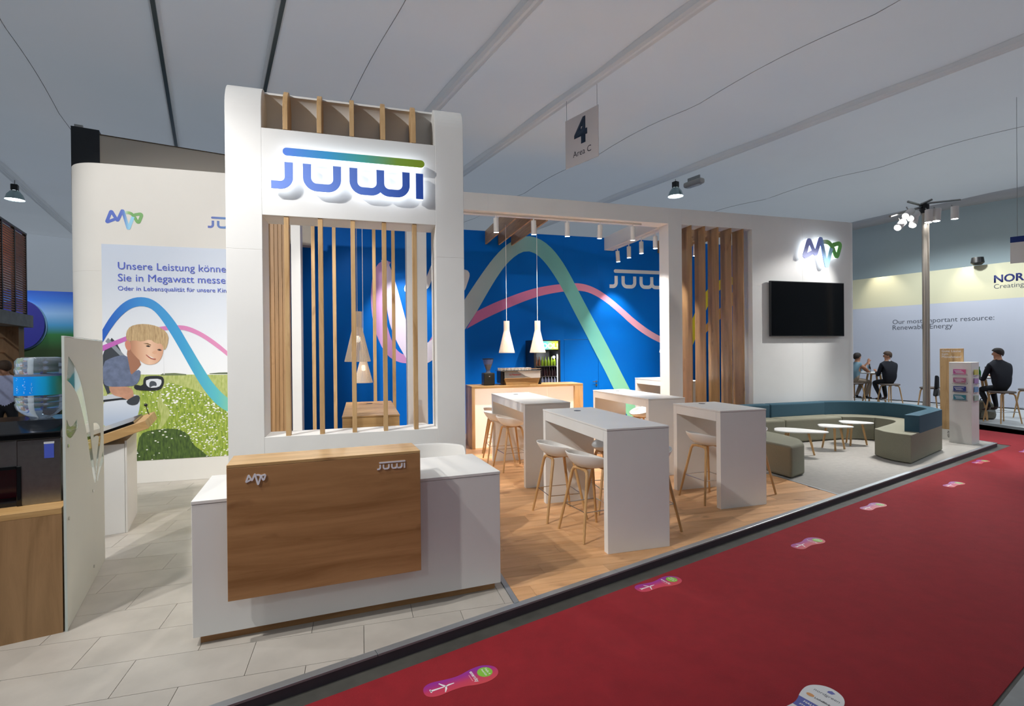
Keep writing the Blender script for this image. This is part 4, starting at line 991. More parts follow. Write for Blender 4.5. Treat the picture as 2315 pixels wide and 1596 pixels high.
for x in (-0.512, -0.262): MB().box(x-0.012, DY0-0.006, 0.0, x+0.012, DY0+0.012, 0.262).build('niche_frame', BLACKG, wd_, bevel=0.004)
MB().box(-0.5, DY0-0.006, 0.246, -0.274, DY0+0.012, 0.264).build('niche_frame', BLACKG, wd_)
MB().box(-0.495, DY0+0.01, 0.0, -0.275, DY0+0.18, 0.025).build('drip_tray', BLACK, wd_)
MB().extr([(DY0-0.01, 0.432), (DY1, 0.432), (DY1, 0.545), (DY0+0.15, 0.545), (DY0-0.01, 0.475)], 'x', DX0-0.005, DX1+0.004).build('top_cover', BLACKG, wd_, bevel=0.006)
MB().box(-0.135, DY0+0.001, 0.30, -0.085, DY0+0.004, 0.395).build('blue_sticker', mat('blue_sticker', '#4b5fc4', 0.4), wd_)
MB().box(-0.137, DY0+0.001, 0.396, -0.083, DY0+0.0038, 0.41).build('white_sticker', WPRT, wd_)
wbt = thing('water_bottle', 'big clear water bottle with bright blue label upside down on the dispenser', 'bottle', (-2.19, 4.47, 1.358))
PLAST = mat('clear_bottle_plastic', '#b7c6d6', 0.08, trans=0.82, ior=1.2)
prof = [(0.06, 0.0), (0.095, 0.03), (0.128, 0.062), (0.136, 0.085), (0.139, 0.10), (0.134, 0.112), (0.139, 0.124), (0.139, 0.14), (0.134, 0.15), (0.139, 0.16), (0.139, 0.30), (0.134, 0.312), (0.139, 0.324), (0.140, 0.345), (0.134, 0.358), (0.136, 0.37), (0.136, 0.40), (0.12, 0.424), (0.09, 0.430), (0.0, 0.426)]
MB().lathe(prof, 40, close=False).build('bottle_body', PLAST, wbt, smooth=True)
lb = grad('blue_label', 'x', -0.14, 0.14, [(0, '#1296ee'), (0.5, '#0a86ea'), (0.8, '#18aee8'), (1, '#2ba47a')], 0.3)
MB().lathe([(0.1415, 0.165), (0.1415, 0.296)], 40, close=False).build('label', lb, wbt, smooth=True)
mb = MB()
for cx_ in (2.3, 2.05, 1.75):
    for j in range(14):
        a = -math.pi*0.5+(cx_-2.0)*1.2+random.uniform(-.06, .06)-0.25; r = random.choice((0.0012, 0.0016, 0.0022)); mb.ball((0.142*math.cos(a), 0.142*math.sin(a), 0.175+0.11*random.random()), r, 6, 4)
mb.build('label_bubbles', WPRT, wbt)
nb = MB().box(-0.05, -0.04, 0, 0.05, 0.04, 0.02).build('napkin_pack', WHITE, None, loc=(-2.47, 4.40, 1.357)); tag(nb, 'small white napkin pack lying on the dispenser left of the bottle', 'napkins')
# ------------------------------------------------------------------ info kiosk
ka = math.radians(13.6)
kk = thing('info_kiosk', 'white pedestal kiosk with a tilted oak slab and tablet before the poster', 'kiosk', (-2.279, 6.099, 0), ka)
MB().box(-0.55, 0, 0, -0.02, 0.75, 0.90).build('pedestal', WHITE, kk, bevel=0.003)
MB().box(-0.018, 0.0, 0, 0.0, 0.75, 0.93).build('side_panel', CREAM, kk, bevel=0.002)
sl = Matrix.Translation((0.16, -0.08, 1.13)) @ Matrix.Rotation(-math.radians(19), 4, 'Y')
MB().box(-0.85, 0, -0.088, 0, 0.95, 0).xf(sl).build('oak_slab', OAKX, kk, bevel=0.004)
MB().box(-0.72, 0.06, 0.001, -0.10, 0.80, 0.028).xf(sl).build('tablet', BLACKG, kk, bevel=0.004)
mb = MB(); mb.tube([(-0.03, 0.7, 0.0), (-0.03, 0.7, 0.05), (-0.02, 0.68, 0.10)], 0.004, 6).xf(sl).build('sensor_stem', BLACK, kk); MB().ball((-0.02, 0.68, 0.115), 0.018, 10, 6).xf(sl).build('sensor_head', BLACK, kk, smooth=True)
# ------------------------------------------------------------------ poster on the left wall
po = thing('wall_poster', 'large poster of a smiling boy leaning from a car window over a flower meadow', 'poster')
PY0 = LY-0.004
def z2(x, y): p = pix(x/3.8, 640+y/3.8, Y=PY0); return (p.x, p.z)
PX0, PX1, PZ0, PZ1 = -3.392, -1.46, 0.315, 3.32
SKYG = grad('poster_sky', 'z', 1.4, 3.32, [(0, '#f6f7f8'), (0.3, '#eaeef3'), (0.7, '#d6deea'), (1, '#c8d3e4')], 0.4)
MB().box(PX0, PY0, PZ0, PX1, LY-0.0005, PZ1).build('print_sky', SKYG, po)
layer = [PY0]
def shape(name, pts, m, curve=0, th=0.0002):
    layer[0] -= 0.0003
    q = [z2(*p) for p in pts]
    if curve: q = chaikin(q, curve, True)
    q = [(max(PX0+0.002, min(PX1, a)), max(PZ0+0.002, min(PZ1, b))) for a, b in q]
    return MB().extr(q, 'y', layer[0], layer[0]+th).build(name, m, po)
def meadow(name, base, c2, dots, scale, thr, rough=0.5):
    M = bpy.data.materials.new(name); M.use_nodes = True; nt = M.node_tree; N = nt.nodes; B = N['Principled BSDF']; B.inputs['Roughness'].default_value = rough
    tc = N.new('ShaderNodeTexCoord'); mp_ = N.new('ShaderNodeMapping'); mp_.inputs['Scale'].default_value = (3.0, 1, 0.8); nt.links.new(tc.outputs['Object'], mp_.inputs['Vector'])
    n = N.new('ShaderNodeTexNoise'); n.inputs['Scale'].default_value = 14; n.inputs['Detail'].default_value = 8; nt.links.new(mp_.outputs['Vector'], n.inputs['Vector'])
    r = ramp_node(N, [(0.3, base), (0.7, c2)]); nt.links.new(n.outputs['Fac'], r.inputs['Fac'])
    if dots:
        m2 = N.new('ShaderNodeMapping'); m2.inputs['Scale'].default_value = (0.75, 1, 1.35); nt.links.new(tc.outputs['Object'], m2.inputs['Vector'])
        v = N.new('ShaderNodeTexVoronoi'); v.inputs['Scale'].default_value = scale; v.inputs['Randomness'].default_value = 1; nt.links.new(m2.outputs['Vector'], v.inputs['Vector'])
        d = N.new('ShaderNodeTexNoise'); d.inputs['Scale'].default_value = 4; nt.links.new(tc.outputs['Object'], d.inputs['Vector'])
        th_ = N.new('ShaderNodeMath'); th_.operation = 'MULTIPLY'; th_.inputs[1].default_value = thr; nt.links.new(d.outputs['Fac'], th_.inputs[0])
        lt = N.new('ShaderNodeMath'); lt.operation = 'LESS_THAN'; nt.links.new(v.outputs['Distance'], lt.inputs[0]); nt.links.new(th_.outputs[0], lt.inputs[1])
        mx = N.new('ShaderNodeMix'); mx.data_type = 'RGBA'; nt.links.new(lt.outputs[0], mx.inputs['Factor']); nt.links.new(r.outputs['Color'], mx.inputs['A']); mx.inputs['B'].default_value = (*srgb('#f2f2ec'), 1)
        nt.links.new(mx.outputs['Result'], B.inputs['Base Color'])
    else: nt.links.new(r.outputs['Color'], B.inputs['Base Color'])
    return M
FIELD = meadow('poster_field', '#9fae56', '#c6cd86', False, 0, 0); FLOW = meadow('poster_flowers', '#5f7f22', '#b3c552', True, 30, 0.62); FLOW2 = meadow('poster_flower_sparse', '#6e8c2a', '#b9c95c', True, 22, 0.42)
DARKG = meadow('poster_shade', '#2c4220', '#5a7430', True, 16, 0.30)
def pm(name, h, r=0.5, noise=0.0, ns=20): return mat('poster_'+name, h, r, noise=noise, nscale=ns)
shape('print_field', [(880, 785), (2400, 783), (2400, 1620), (880, 1620)], FIELD)
shape('print_trees', [(1380, 786), (1400, 776), (1500, 772), (1600, 782), (1600, 792), (1380, 794)], pm('trees', '#6d7a58')); shape('print_trees', [(1800, 776), (1880, 768), (1960, 766), (2400, 768), (2400, 780), (1800, 782)], pm('trees2', '#66735a'))
shape('print_turbine', [(1406, 785), (1404, 600), (1408, 600), (1414, 785)], pm('turbine', '#e6e9ec'))
shape('print_path', [(1220, 830), (1420, 800), (1390, 900), (1340, 1050), (1400, 1150), (1330, 1300), (1180, 1340), (1200, 1000)], FLOW2, 2)
shape('print_flowers', [(1420, 850), (1520, 870), (1680, 920), (1860, 990), (2400, 1060), (2400, 1620), (1180, 1620), (1180, 1420), (1390, 1250), (1480, 1100), (1370, 1000)], FLOW, 1)
shape('print_shade', [(1200, 1300), (1290, 1262), (1500, 1245), (1620, 1290), (1650, 1380), (1760, 1460), (1820, 1530), (1900, 1620), (1150, 1620), (1180, 1420)], DARKG, 1)
CARB = grad('poster_car', 'z', 0.9, 1.45, [(0, '#b9c6da'), (0.5, '#dde4ee'), (1, '#aab4c2')], 0.35)
shape('print_car', [(880, 960), (1050, 950), (1200, 960), (1205, 1060), (1170, 1180), (1120, 1260), (880, 1300)], CARB, 1)
shape('print_car_window', [(880, 620), (905, 560), (960, 470), (1000, 510), (1060, 620), (960, 700), (880, 720)], pm('window', '#3a4048'))
shape('print_pillar', [(905, 500), (930, 470), (1090, 640), (1060, 650)], pm('pillar', '#8c949c'))
shape('print_sill', [(880, 970), (1050, 955), (1190, 962), (1200, 985), (1040, 985), (880, 1005)], pm('sill', '#c9ced4'))
shape('print_seal', [(880, 1003), (1050, 985), (1200, 985), (1190, 1000), (1040, 1003), (880, 1022)], pm('seal', '#23272c'))
shape('print_strap', [(880, 780), (905, 790), (950, 940), (925, 955), (880, 860)], pm('strap', '#3c424a'))
# waves behind and before the boy
PRTB = grad('poster_wave', 'x', -3.4, -1.6, [(0, '#2b5fc4'), (0.28, '#3a92d8'), (0.55, '#3f9fd2'), (0.78, '#5fbfc6'), (0.92, '#8fd0a0'), (1, '#a4d68a')], 0.4)
PRTP = grad('poster_pink', 'x', -3.4, -1.6, [(0, '#c568c0'), (0.5, '#d884b8'), (1, '#e49ac0')], 0.4)
def pband(name, A, B, m):
    layer[0] -= 0.0003
    f = lambda L: [(max(PX0+0.002, min(PX1, a)), max(PZ0, b)) for a, b in (z2(*p) for p in L)]
    return band(name, f(A), f(B), layer[0], m, po, 0.0002)
pband('print_pink_wave', [(880, 535), (1000, 490), (1100, 450), (1240, 405), (1370, 375), (1450, 366), (1530, 360), (1620, 370), (1740, 425), (1860, 505), (1960, 590), (2080, 690), (2300, 860)],
      [(880, 585), (1000, 530), (1100, 490), (1240, 445), (1370, 412), (1450, 402), (1530, 398), (1600, 405), (1720, 455), (1830, 530), (1940, 615), (2060, 720), (2300, 900)], PRTP)
pband('print_blue_wave', [(870, 400), (940, 300), (1020, 200), (1110, 135), (1215, 115), (1320, 140), (1420, 225), (1520, 350), (1620, 520), (1720, 690), (1820, 850), (1920, 960), (2020, 1030), (2150, 1080)],
      [(870, 510), (940, 410), (1030, 290), (1120, 215), (1215, 192), (1300, 215), (1370, 285), (1460, 420), (1560, 590), (1660, 770), (1760, 930), (1860, 1045), (1960, 1110), (2150, 1170)], PRTB)
# boy
SHIRT = pm('shirt', '#6c7894', noise=0.25, ns=14); FACE = grad('poster_face', 'x', z2(1080, 600)[0], z2(1390, 600)[0], [(0, '#9c6a4e'), (0.3, '#d19e7e'), (0.65, '#eec6a8'), (1, '#d9a586')], 0.5)
shape('print_arm', [(930, 890), (1000, 880), (1110, 890), (1145, 920), (1150, 975), (1170, 1010), (1165, 1040), (1130, 1020), (1060, 985), (960, 960)], pm('arm', '#c8957a', noise=0.15, ns=10), 2)
shape('print_shirt', [(885, 680), (960, 640), (1060, 615), (1110, 640), (1150, 760), (1210, 740), (1205, 820), (1170, 880), (1060, 890), (930, 890), (885, 860)], SHIRT, 1)
shape('print_neck', [(1085, 580), (1130, 560), (1220, 690), (1190, 730), (1150, 770), (1125, 790), (1110, 700)], pm('neck', '#a5735a'), 1)
shape('print_face', [(1120, 470), (1240, 440), (1370, 460), (1410, 560), (1392, 640), (1350, 690), (1290, 705), (1230, 690), (1165, 630), (1110, 560)], FACE, 2)
shape('print_ear', [(1075, 500), (1105, 490), (1125, 520), (1125, 570), (1100, 585), (1075, 545)], pm('ear', '#cf8a72'), 2)
shape('print_hair', [(1085, 490), (1085, 420), (1120, 370), (1200, 350), (1300, 355), (1400, 390), (1452, 450), (1440, 540), (1410, 585), (1395, 520), (1340, 520), (1290, 480), (1220, 505), (1160, 490), (1120, 500)], wood('poster_hair', '#d8bc8e', '#8c6c46', 'z', 5.0, 0.6, 0.0, False), 1)
shape('print_brow', [(1230, 518), (1270, 515), (1300, 530), (1298, 537), (1262, 526)], pm('brow', '#8a6a48'))
for ex, ey in ((1275, 540), (1372, 572)):
    shape('print_eye', [(ex-25, ey), (ex, ey-9), (ex+24, ey+6), (ex, ey+11)], pm('eye%d' % ex, '#5a4438'), 1); shape('print_pupil', [(ex-6, ey-4), (ex+6, ey-3), (ex+5, ey+8), (ex-5, ey+8)], pm('pupil%d' % ex, '#1e1a18'), 1)
shape('print_nose', [(1318, 585), (1345, 575), (1352, 600), (1335, 612), (1305, 600)], pm('nose', '#e0ac8c'), 1)
shape('print_mouth', [(1245, 610), (1280, 622), (1320, 645), (1345, 650), (1335, 662), (1290, 650)], pm('mouth', '#b4604e'), 1); shape('print_teeth', [(1262, 616), (1300, 632), (1330, 648), (1305, 645)], pm('teeth', '#efe6dc'))
shape('print_mirror', [(1235, 820), (1260, 798), (1380, 795), (1410, 815), (1408, 870), (1380, 915), (1310, 925), (1180, 920), (1150, 900), (1160, 870), (1230, 885)], pm('mirror', '#22262c'), 1)
shape('print_mirror_glass', [(1258, 825), (1385, 820), (1392, 860), (1365, 895), (1285, 900), (1255, 870)], pm('mglass', '#dfe3e8'), 1); shape('print_reflection', [(1285, 850), (1310, 838), (1345, 850), (1350, 885), (1320, 880), (1285, 900)], pm('refl', '#4a5058'), 1)
shape('print_mirror_low', [(1085, 1010), (1170, 960), (1205, 970), (1195, 1030), (1150, 1050), (1100, 1040)], pm('mirlow', '#3a3f46'), 1)
LBL = mat('poster_text_blue', '#4a60c8', 0.5)
ln = [('Unsere Leistung können', 1015, 1245, 510), ('Sie in Megawatt messen.', 1015, 1348, 510), ('Oder in Lebensqualität für unsere Kinder.', 1015, 1430, 510)]
def z1(x, y): p = pix(x/3.8, 280+y/3.8, Y=PY0); return (p.x, p.z)
a = z1(1015, 1248); text('Unsere Leistung können', (z1(1750, 1250)[0]-a[0])*1.338, LBL, 'lettering', po, (a[0], layer[0], a[1]), bold=0.0)
a = z1(1015, 1350); text('Sie in Megawatt messen.', (z1(1760, 1355)[0]-a[0])*1.348, LBL, 'lettering', po, (a[0], layer[0], a[1]), bold=0.0)
a = z1(1015, 1430); text('Oder in Lebensqualität für unsere Kinder.', (z1(1885, 1440)[0]-a[0])*1.185, LBL, 'lettering', po, (a[0], layer[0], a[1]), bold=0.0)
# printed logos on the wall above the poster
a = z1(900, 915); k = z1(1222, 800)[0]-z1(886, 800)[0]
A, G, w = mvv_paths(); mm = mvv_mats(k*0.93, 'b'); k *= 0.93
em_ = thing('wall_emblem', 'blue and green zigzag emblem printed on the wall above the poster', 'sign', (a[0]+0.02, LY, z1(1085, 905)[1]))
mvv(em_, k, -0.002, -0.0004, mm)
a = z1(1785, 893)
jp = juwi_print('wall_lettering', '', (a[0], LY, a[1]), 0.60, -0.0015, grad('wall_juwi', 'x', 0, 0.6, [(0, '#4a5cb4'), (0.6, '#4a8cc4'), (1, '#6aa860')], 0.5), 0.0011)
tag(jp, 'printed JUWI lettering on the wall, cut off by the tower', 'sign')
# ------------------------------------------------------------------ blocks behind the left wall
D2 = Vector((math.cos(HR), math.sin(HR))); C2 = Vector((-math.sin(HR), math.cos(HR)))
bb = thing('rear_fascia', 'beige fascia board with dark end rising behind the left wall', 'fascia', (-4.066, 10.0, 0), HR)
MB().box(0.0, 0, 3.9, 3.3, 0.25, 5.40).build('beige_panel', mat('beige_fascia', '#cfc8ba', 0.6), bb)
MB().box(-0.36, -0.02, 3.9, -0.002, 0.3, 5.47).build('dark_end', mat('dark_fascia', '#1e242b', 0.5), bb)
MB().box(0, -0.01, 5.40, 3.3, 0.26, 5.412).build('edge_strip', mat('fascia_edge', '#5b4a36', 0.6), bb)
MB().box(-0.33, 0.05, 5.47, -0.22, 0.1, 5.53).build('bracket', STEEL, bb)
MB().box(0.05, 0.05, FZ, 0.25, 0.2, 3.9).build('leg', STEEL, bb); MB().box(2.9, 0.05, FZ, 3.1, 0.2, 3.9).build('leg', STEEL, bb)
# ------------------------------------------------------------------ left background: louvred cabin, backdrop
LC = Vector((-6.81, 13.47))
lv = thing('louvred_cabin', 'dark brown louvred cabin on a grey beam at the far left', 'pavilion', (LC.x, LC.y, 0), HR)
LOUV = mat('louvre_brown', '#8f5e42', 0.5, noise=0.2, nscale=12); GLOWW = mat('cabin_light', '#ffb070', 0.5, emit=(1.0, 0.52, 0.22), estr=3.5)
for i in range(7):
    y1_ = -0.02-0.74*i; y0_ = y1_-0.70
    MB().box(-0.06, y1_-0.05, 2.66, 0.0, y1_, 4.36).build('frame_post', BLACK, lv)
    mb = MB()
    for j in range(34):
        z = 2.70+j*0.048; mb.extr([(-0.045, z+0.004), (-0.008, z), (-0.008, z+0.03), (-0.045, z+0.034)], 'y', y0_, y1_-0.05)
    o = mb.build('louvre_set', LOUV, lv); o['kind'] = 'stuff'
MB().box(-0.06, -5.2, 4.36, 0.0, 0, 4.40).build('top_rail', BLACK, lv)
MB().box(-0.40, -4.9, 2.7, -0.36, -0.9, 4.3).build('lit_inner_wall', mat('cabin_wall', '#6a4028', 0.6), lv)
MB().box(-0.355, -1.75, 3.15, -0.35, -0.95, 4.15).build('lit_window', GLOWW, lv)
MB().box(-0.45, -5.2, 2.40, 0.06, 0.12, 2.655).build('grey_beam', mat('grey_beam', '#8a8a88', 0.7, noise=0.15), lv)
MB().box(-0.42, -0.42, FZ, -0.05, -0.06, 2.399).build('timber_post', wood('timber_post', '#a9825a', '#7d5a38', 'z', 0.8), lv)
for j in range(6): MB().box(-0.30, -3.0, 2.15-0.3*j, -0.27, -0.43, 2.17-0.3*j).build('rail', mat('rail_orange%d' % j, '#b0764a', 0.5), lv)
bd = thing('printed_backdrop', 'blue sky and meadow backdrop with a dark violet disc at the far left', 'backdrop', (-11.5, 17.2, 0), HR)
BDM = grad('backdrop_print', 'z', 0.6, 3.6, [(0, '#1d3310'), (0.45, '#2a4416'), (0.6, '#2f7a3c'), (0.69, '#4a9fd0'), (0.8, '#9cc6f2'), (0.92, '#3f80e0'), (1, '#2a5fc8')], 0.5)
MB().box(-2, 0, FZ, 9, 0.15, 3.64).build('print', BDM, bd)
q = [(2.40+0.54*math.cos(2*math.pi*i/48), 2.675+0.70*math.sin(2*math.pi*i/48)) for i in range(48)]
MB().extr(q, 'y', -0.09, -0.02).build('disc', mat('violet_disc', '#2a2a90', 0.5), bd); MB().extr([(a+0.045, b-0.02) for a, b in q], 'y', -0.019, -0.001).build('disc_edge', mat('disc_edge', '#6f9ab8', 0.5), bd)
# ------------------------------------------------------------------ right background: neighbour stand
npf = MB().prism([(14.6, 11.0), (14.35, 9.2), (13.95, 7.4), (13.4, 5.0), (22, 4.0), (19.5, 16.5), (14.2, 16.5)], FZ, -0.001).build('floor_neighbour', mat('neighbour_floor', '#b9bcbd', 0.6, noise=0.05)); npf['kind'] = 'structure'
na = math.atan2(1, -0.22)                              # direction of the wall
nwl = shell('wall_neighbour', (17.48, 12.5, 0)); nwl.rotation_euler = (0, 0, na)
LIL = mat('lilac_white_wall', '#c3c6d2', 0.6); CRM = mat('cream_band', '#dcd6b4', 0.6)
MB().box(-7.5, 0, 0.0, 3.2, -0.12, 3.19).build('panel', LIL, nwl); MB().box(-7.5, 0, 3.1905, 3.2, -0.12, 4.24).build('band', CRM, nwl)
MB().box(-7.5, 0.005, 0.0, 3.2, 0.0, 0.03).build('base_line', BLACK, nwl)
wdir = Vector((-0.22, 1)).normalized(); wn = Vector((-wdir.y, wdir.x))
def npt(x, y):
    d = (x-W/2)/F*RGT-(y-H/2)/F*UPV+fwd; g0 = Vector((17.48, 12.5)); t = g0.dot(wn)/(d.x*wn.x+d.y*wn.y); p = d*t
    return ((Vector((p.x, p.y))-g0).dot(wdir), p.z+CAMZ)
NAVY = mat('navy_lettering', '#1f2868', 0.5); DGREY = mat('grey_lettering', '#4a4e58', 0.5)
def ntext(s, x0_, y0_, x1_, y1_, m, bold, full=1.0):
    a = npt(x0_, y0_); b = npt(x1_, y1_); text(s, abs(b[0]-a[0])*full, m, 'lettering', nwl, (a[0], 0.0006, a[1]), (math.pi/2, 0, math.pi), bold=bold)
ntext('NORDGREEN', 2247, 639, 2315, 636, NAVY, 0.03, 2.75); ntext('Creating true value', 2247, 653, 2315, 651, DGREY, 0.0, 2.25)
ntext('Our most important resource:', 2018, 733, 2248, 722, DGREY, 0.0); ntext('Renewable Energy', 2018, 746, 2154, 743, DGREY, 0.0)
for i, s_ in enumerate((0.9, -1.6, -3.6)):
    light_at('fascia_spot', 'SPOT', (17.48+wdir.x*s_-0.5, 12.5+wdir.y*s_, 4.75), 48, (1, 0.95, 0.8), 0.05, (17.48+wdir.x*s_+0.05, 12.5+wdir.y*s_, 3.4), 80, 0.8)
fx = npt(2218, 592); fb = MB().lathe([(0.10, 0), (0.16, 0.06), (0.14, 0.22)], 12).build('fascia_lamp', BLACK, None, smooth=True); fb.location = (17.48+wdir.x*fx[0]-0.15, 12.5+wdir.y*fx[0], 4.242); tag(fb, 'black lamp head sitting on the cream band of the neighbour wall', 'lamp')
hb = thing('hanging_banner', 'white banner with a blue stripe cut off by the right picture edge', 'banner', (13.2, 6.35, 0), math.radians(-60))
def hbp(x, y, zc=10.0): d = (x-W/2)/F*RGT-(y-H/2)/F*UPV+fwd; p = d*zc; p.z += CAMZ; return p
p0 = hbp(2284, 596); p1 = hbp(2284, 536); hb.location = (p0.x, p0.y, p0.z); hh = p1.z-p0.z
MB().box(0, 0, 0, 1.0, 0.01, hh*0.78).build('sheet', WHITE, hb); MB().box(0, 0, hh*0.78, 1.0, 0.01, hh).build('blue_stripe', mat('banner_blue', '#12337e', 0.5), hb)
for x in (0.1, 0.9): MB().tube([(x, 0.005, hh), (x, 0.005, 6.6-p0.z)], 0.004, 5).build('wire', STEEL, hb)
# ------------------------------------------------------------------ hanging area sign
ps = [Vector((4.104, 8.38, 6.212)), Vector((3.803, 9.177, 6.147))]
sa = math.atan2(ps[0].y-ps[1].y, ps[0].x-ps[1].x); swd = (ps[0]-ps[1]).xy.length
hs = thing('hanging_sign', 'white hanging sign with a large 4 and the words Area C', 'sign', (ps[1].x, ps[1].y, 5.265), sa)
SH = 0.915
MB().box(0, 0, 0, swd, 0.012, SH).build('board', mat('sign_board', '#eae4e2', 0.5), hs)
SB = mat('sign_navy', '#14304c', 0.5)
text('4', swd*0.40, SB, 'numeral', hs, (swd*0.28, -0.0005, SH*0.42), bold=0.045); text('Area C', swd*0.55, mat('sign_text', '#2a2c34', 0.5), 'lettering', hs, (swd*0.24, -0.0005, SH*0.17), bold=0.0)
for x in (0.03, swd-0.03): MB().tube([(x, 0.006, SH), (x, 0.006, 6.56-5.265)], 0.004, 6).build('wire', STEEL, hs)
# ------------------------------------------------------------------ hall lamps
HREF = mat('lamp_reflector', '#9fb4b4', 0.25, 0.6)
def hall_lamp(label, loc, rz):
    t = thing('hall_lamp', label, 'lamp', loc, rz, 'high bay hall lamps')
    MB().lathe([(0.21, 0), (0.205, 0.02), (0.17, 0.14), (0.10, 0.235), (0.07, 0.25)], 28, close=False).build('reflector', HREF, t, smooth=True)
    MB().lathe([(0.2, 0.012), (0.12, 0.004), (0.0, 0.0)], 28, close=False).build('lit_lens', mat('hall_lens', '#fff', .3, emit=(.9, .97, 1), estr=14), t, smooth=True)
    MB().box(-0.075, -0.075, 0.25, 0.075, 0.075, 0.42).build('ballast', BLACK, t, bevel=0.02)
    MB().tube([(0, 0, 0.42), (0, 0, 6.63-loc[2])], 0.012, 6).build('hook', STEEL, t)
    light_at('hall_lamp_or_fill', 'SPOT', (loc[0], loc[1], loc[2]-0.02), 420, COOL, 0.18, (loc[0], loc[1], 0), 140, 0.6)
    return t
hall_lamp('lit hall lamp under the tent roof above the facade', (8.62, 12.72, 6.14), HR)
hall_lamp('lit hall lamp under the tent roof at the far left', (-8.95, 17.2, 6.02), HR)
EMG = mat('emergency_box', '#b9b4ac', 0.5)
for label, x, y, z in (('pale emergency light box beside the lamp above the facade', 8.85, 12.2, 6.35), ('pale emergency light box beside the lamp at the far left', -8.6, 15.6, 6.05)):
    e = thing('emergency_light', label, 'lamp', (x, y, z), HR, 'emergency light boxes')
    MB().box(-0.1, -0.30, -0.05, 0.1, 0.30, 0.10).build('housing', EMG, e, bevel=0.05); MB().box(-0.06, -0.2, -0.062, 0.06, 0.2, -0.05).build('diffuser', WHITE, e); MB().box(-0.02, -0.2, 0.1, 0.02, 0.2, 6.55-z).build('bracket', STEEL, e)
# ------------------------------------------------------------------ footprints on the carpet
sole = [(-.225,0),(-.212,.05),(-.165,.072),(-.08,.056),(0,.05),(.08,.076),(.16,.082),(.215,.045),(.228,0),(.205,-.05),(.14,-.078),(.06,-.072),(0,-.05),(-.08,-.048),(-.16,-.06),(-.212,-.04)]
FG = grad('footprint_print', 'y', -0.07, 0.08, [(0, '#d0454c'), (0.4, '#c83a5c'), (0.7, '#a32a86'), (1, '#8a2aa0')], 0.45); GRN = mat('green_spot', '#84bf3c', 0.45); FPW = mat('footprint_white', '#f0ecec', 0.5)
CZ0 = FZ+0.0062
def footprint(label, x, y, deg, mirror):
    t = thing('footprint_decal', label, 'floor sticker', (x, y, CZ0), math.radians(deg), 'pink shoe print stickers on the red carpet')
    sc = -1 if mirror else 1
    pl = chaikin([(a, b*sc) for a, b in sole], 3, True)
    MB().prism(pl, 0, 0.0008).build('sole_print', FG, t)
    MB().prism([(0.148+0.045*math.cos(2*math.pi*k/24), 0.012*sc+0.045*math.sin(2*math.pi*k/24)) for k in range(24)], 0.0009, 0.0013).build('green_spot', GRN, t)
    text('Halle 4', 0.062, FPW, 'lettering', t, (0.158, 0.012*sc+0.031, 0.0014), (0, 0, -math.pi/2), depth=0.0003); text('Stand N24', 0.066, FPW, 'lettering', t, (0.138, 0.012*sc+0.033, 0.0014), (0, 0, -math.pi/2), depth=0.0003, bold=0.02)
    text('enercity', 0.105, FPW, 'lettering', t, (0.068, 0.055*sc if sc > 0 else 0.05, 0.001), (0, 0, -math.pi/2), depth=0.0003, bold=0.02)
    mb = MB(); mb.prism([(0.052, 0.03), (0.056, 0.03), (0.056, -0.03), (0.052, -0.03)], 0.0009, 0.0013)
    mb.build('claim_line', mat('claim_pink', '#e89aa8', .5), t)
    mb = MB(); mb.prism([(-0.185, 0.007), (-0.185, -0.007), (-0.095, -0.003), (-0.095, 0.003)], 0.0009, 0.0013); mb.prism([(-0.188, 0.014), (-0.188, -0.014), (-0.180, -0.014), (-0.180, 0.014)], 0.0009, 0.0013)
    for an in (5, 125, 245):
        a = math.radians(an); c, s = math.cos(a), math.sin(a); mb.prism([(-0.095+c*p-s*q, c*q+s*p) for p, q in ((0, 0.004), (0.02, 0.008), (0.05, 0.003), (0.05, -0.002), (0, -0.004))], 0.0009, 0.0013)
    mb.build('turbine_icon', FPW, t)
fps = [(0.531, 2.872, 11.5, 0, 'pink shoe print sticker nearest the camera, at the lower picture edge'), (2.257, 3.598, 11, 0, 'second pink shoe print, before the nearest white table'), (4.085, 3.93, 14, 1, 'third pink shoe print, before the wood and carpet joint'),
       (5.751, 4.607, 14, 1, 'fourth pink shoe print along the stand edge'), (7.696, 5.015, 14, 1, 'fifth pink shoe print, level with the coffee tables'), (9.61, 5.864, 14, 1, 'sixth pink shoe print, near the stand corner'), (11.35, 6.20, 14, 0, 'farthest pink shoe print, cut off at the right picture edge')]
for x, y, d, mi_, lb in fps: footprint(lb, x, y, d, mi_)
wf_ = thing('footprint_decal', 'white shoe print sticker with a blue band at the lower picture edge', 'floor sticker', (2.21, 2.125, CZ0), math.radians(16))
pl = chaikin([(a*1.15, b*1.25) for a, b in sole], 3, True)
MB().prism(pl, 0, 0.0008).build('sole_print', mat('white_sticker_print', '#d9d8d8', 0.5), wf_)
bandp = [p for p in clip(clip(pl, Vector((-0.035, 0)), Vector((1, 0))), Vector((0.055, 0)), Vector((-1, 0)))]
MB().prism(bandp, 0.0009, 0.0013).build('blue_band', mat('sticker_blue', '#3c46a0', 0.5), wf_)
text('HALLE 5', 0.085, FPW, 'lettering', wf_, (0.022, 0.042, 0.0014), (0, 0, -math.pi/2), depth=0.0003, bold=0.03); text('STAND B10', 0.09, FPW, 'lettering', wf_, (-0.012, 0.045, 0.0014), (0, 0, -math.pi/2), depth=0.0003, bold=0.03)
STX = mat('sticker_text', '#5a5e62', 0.5)
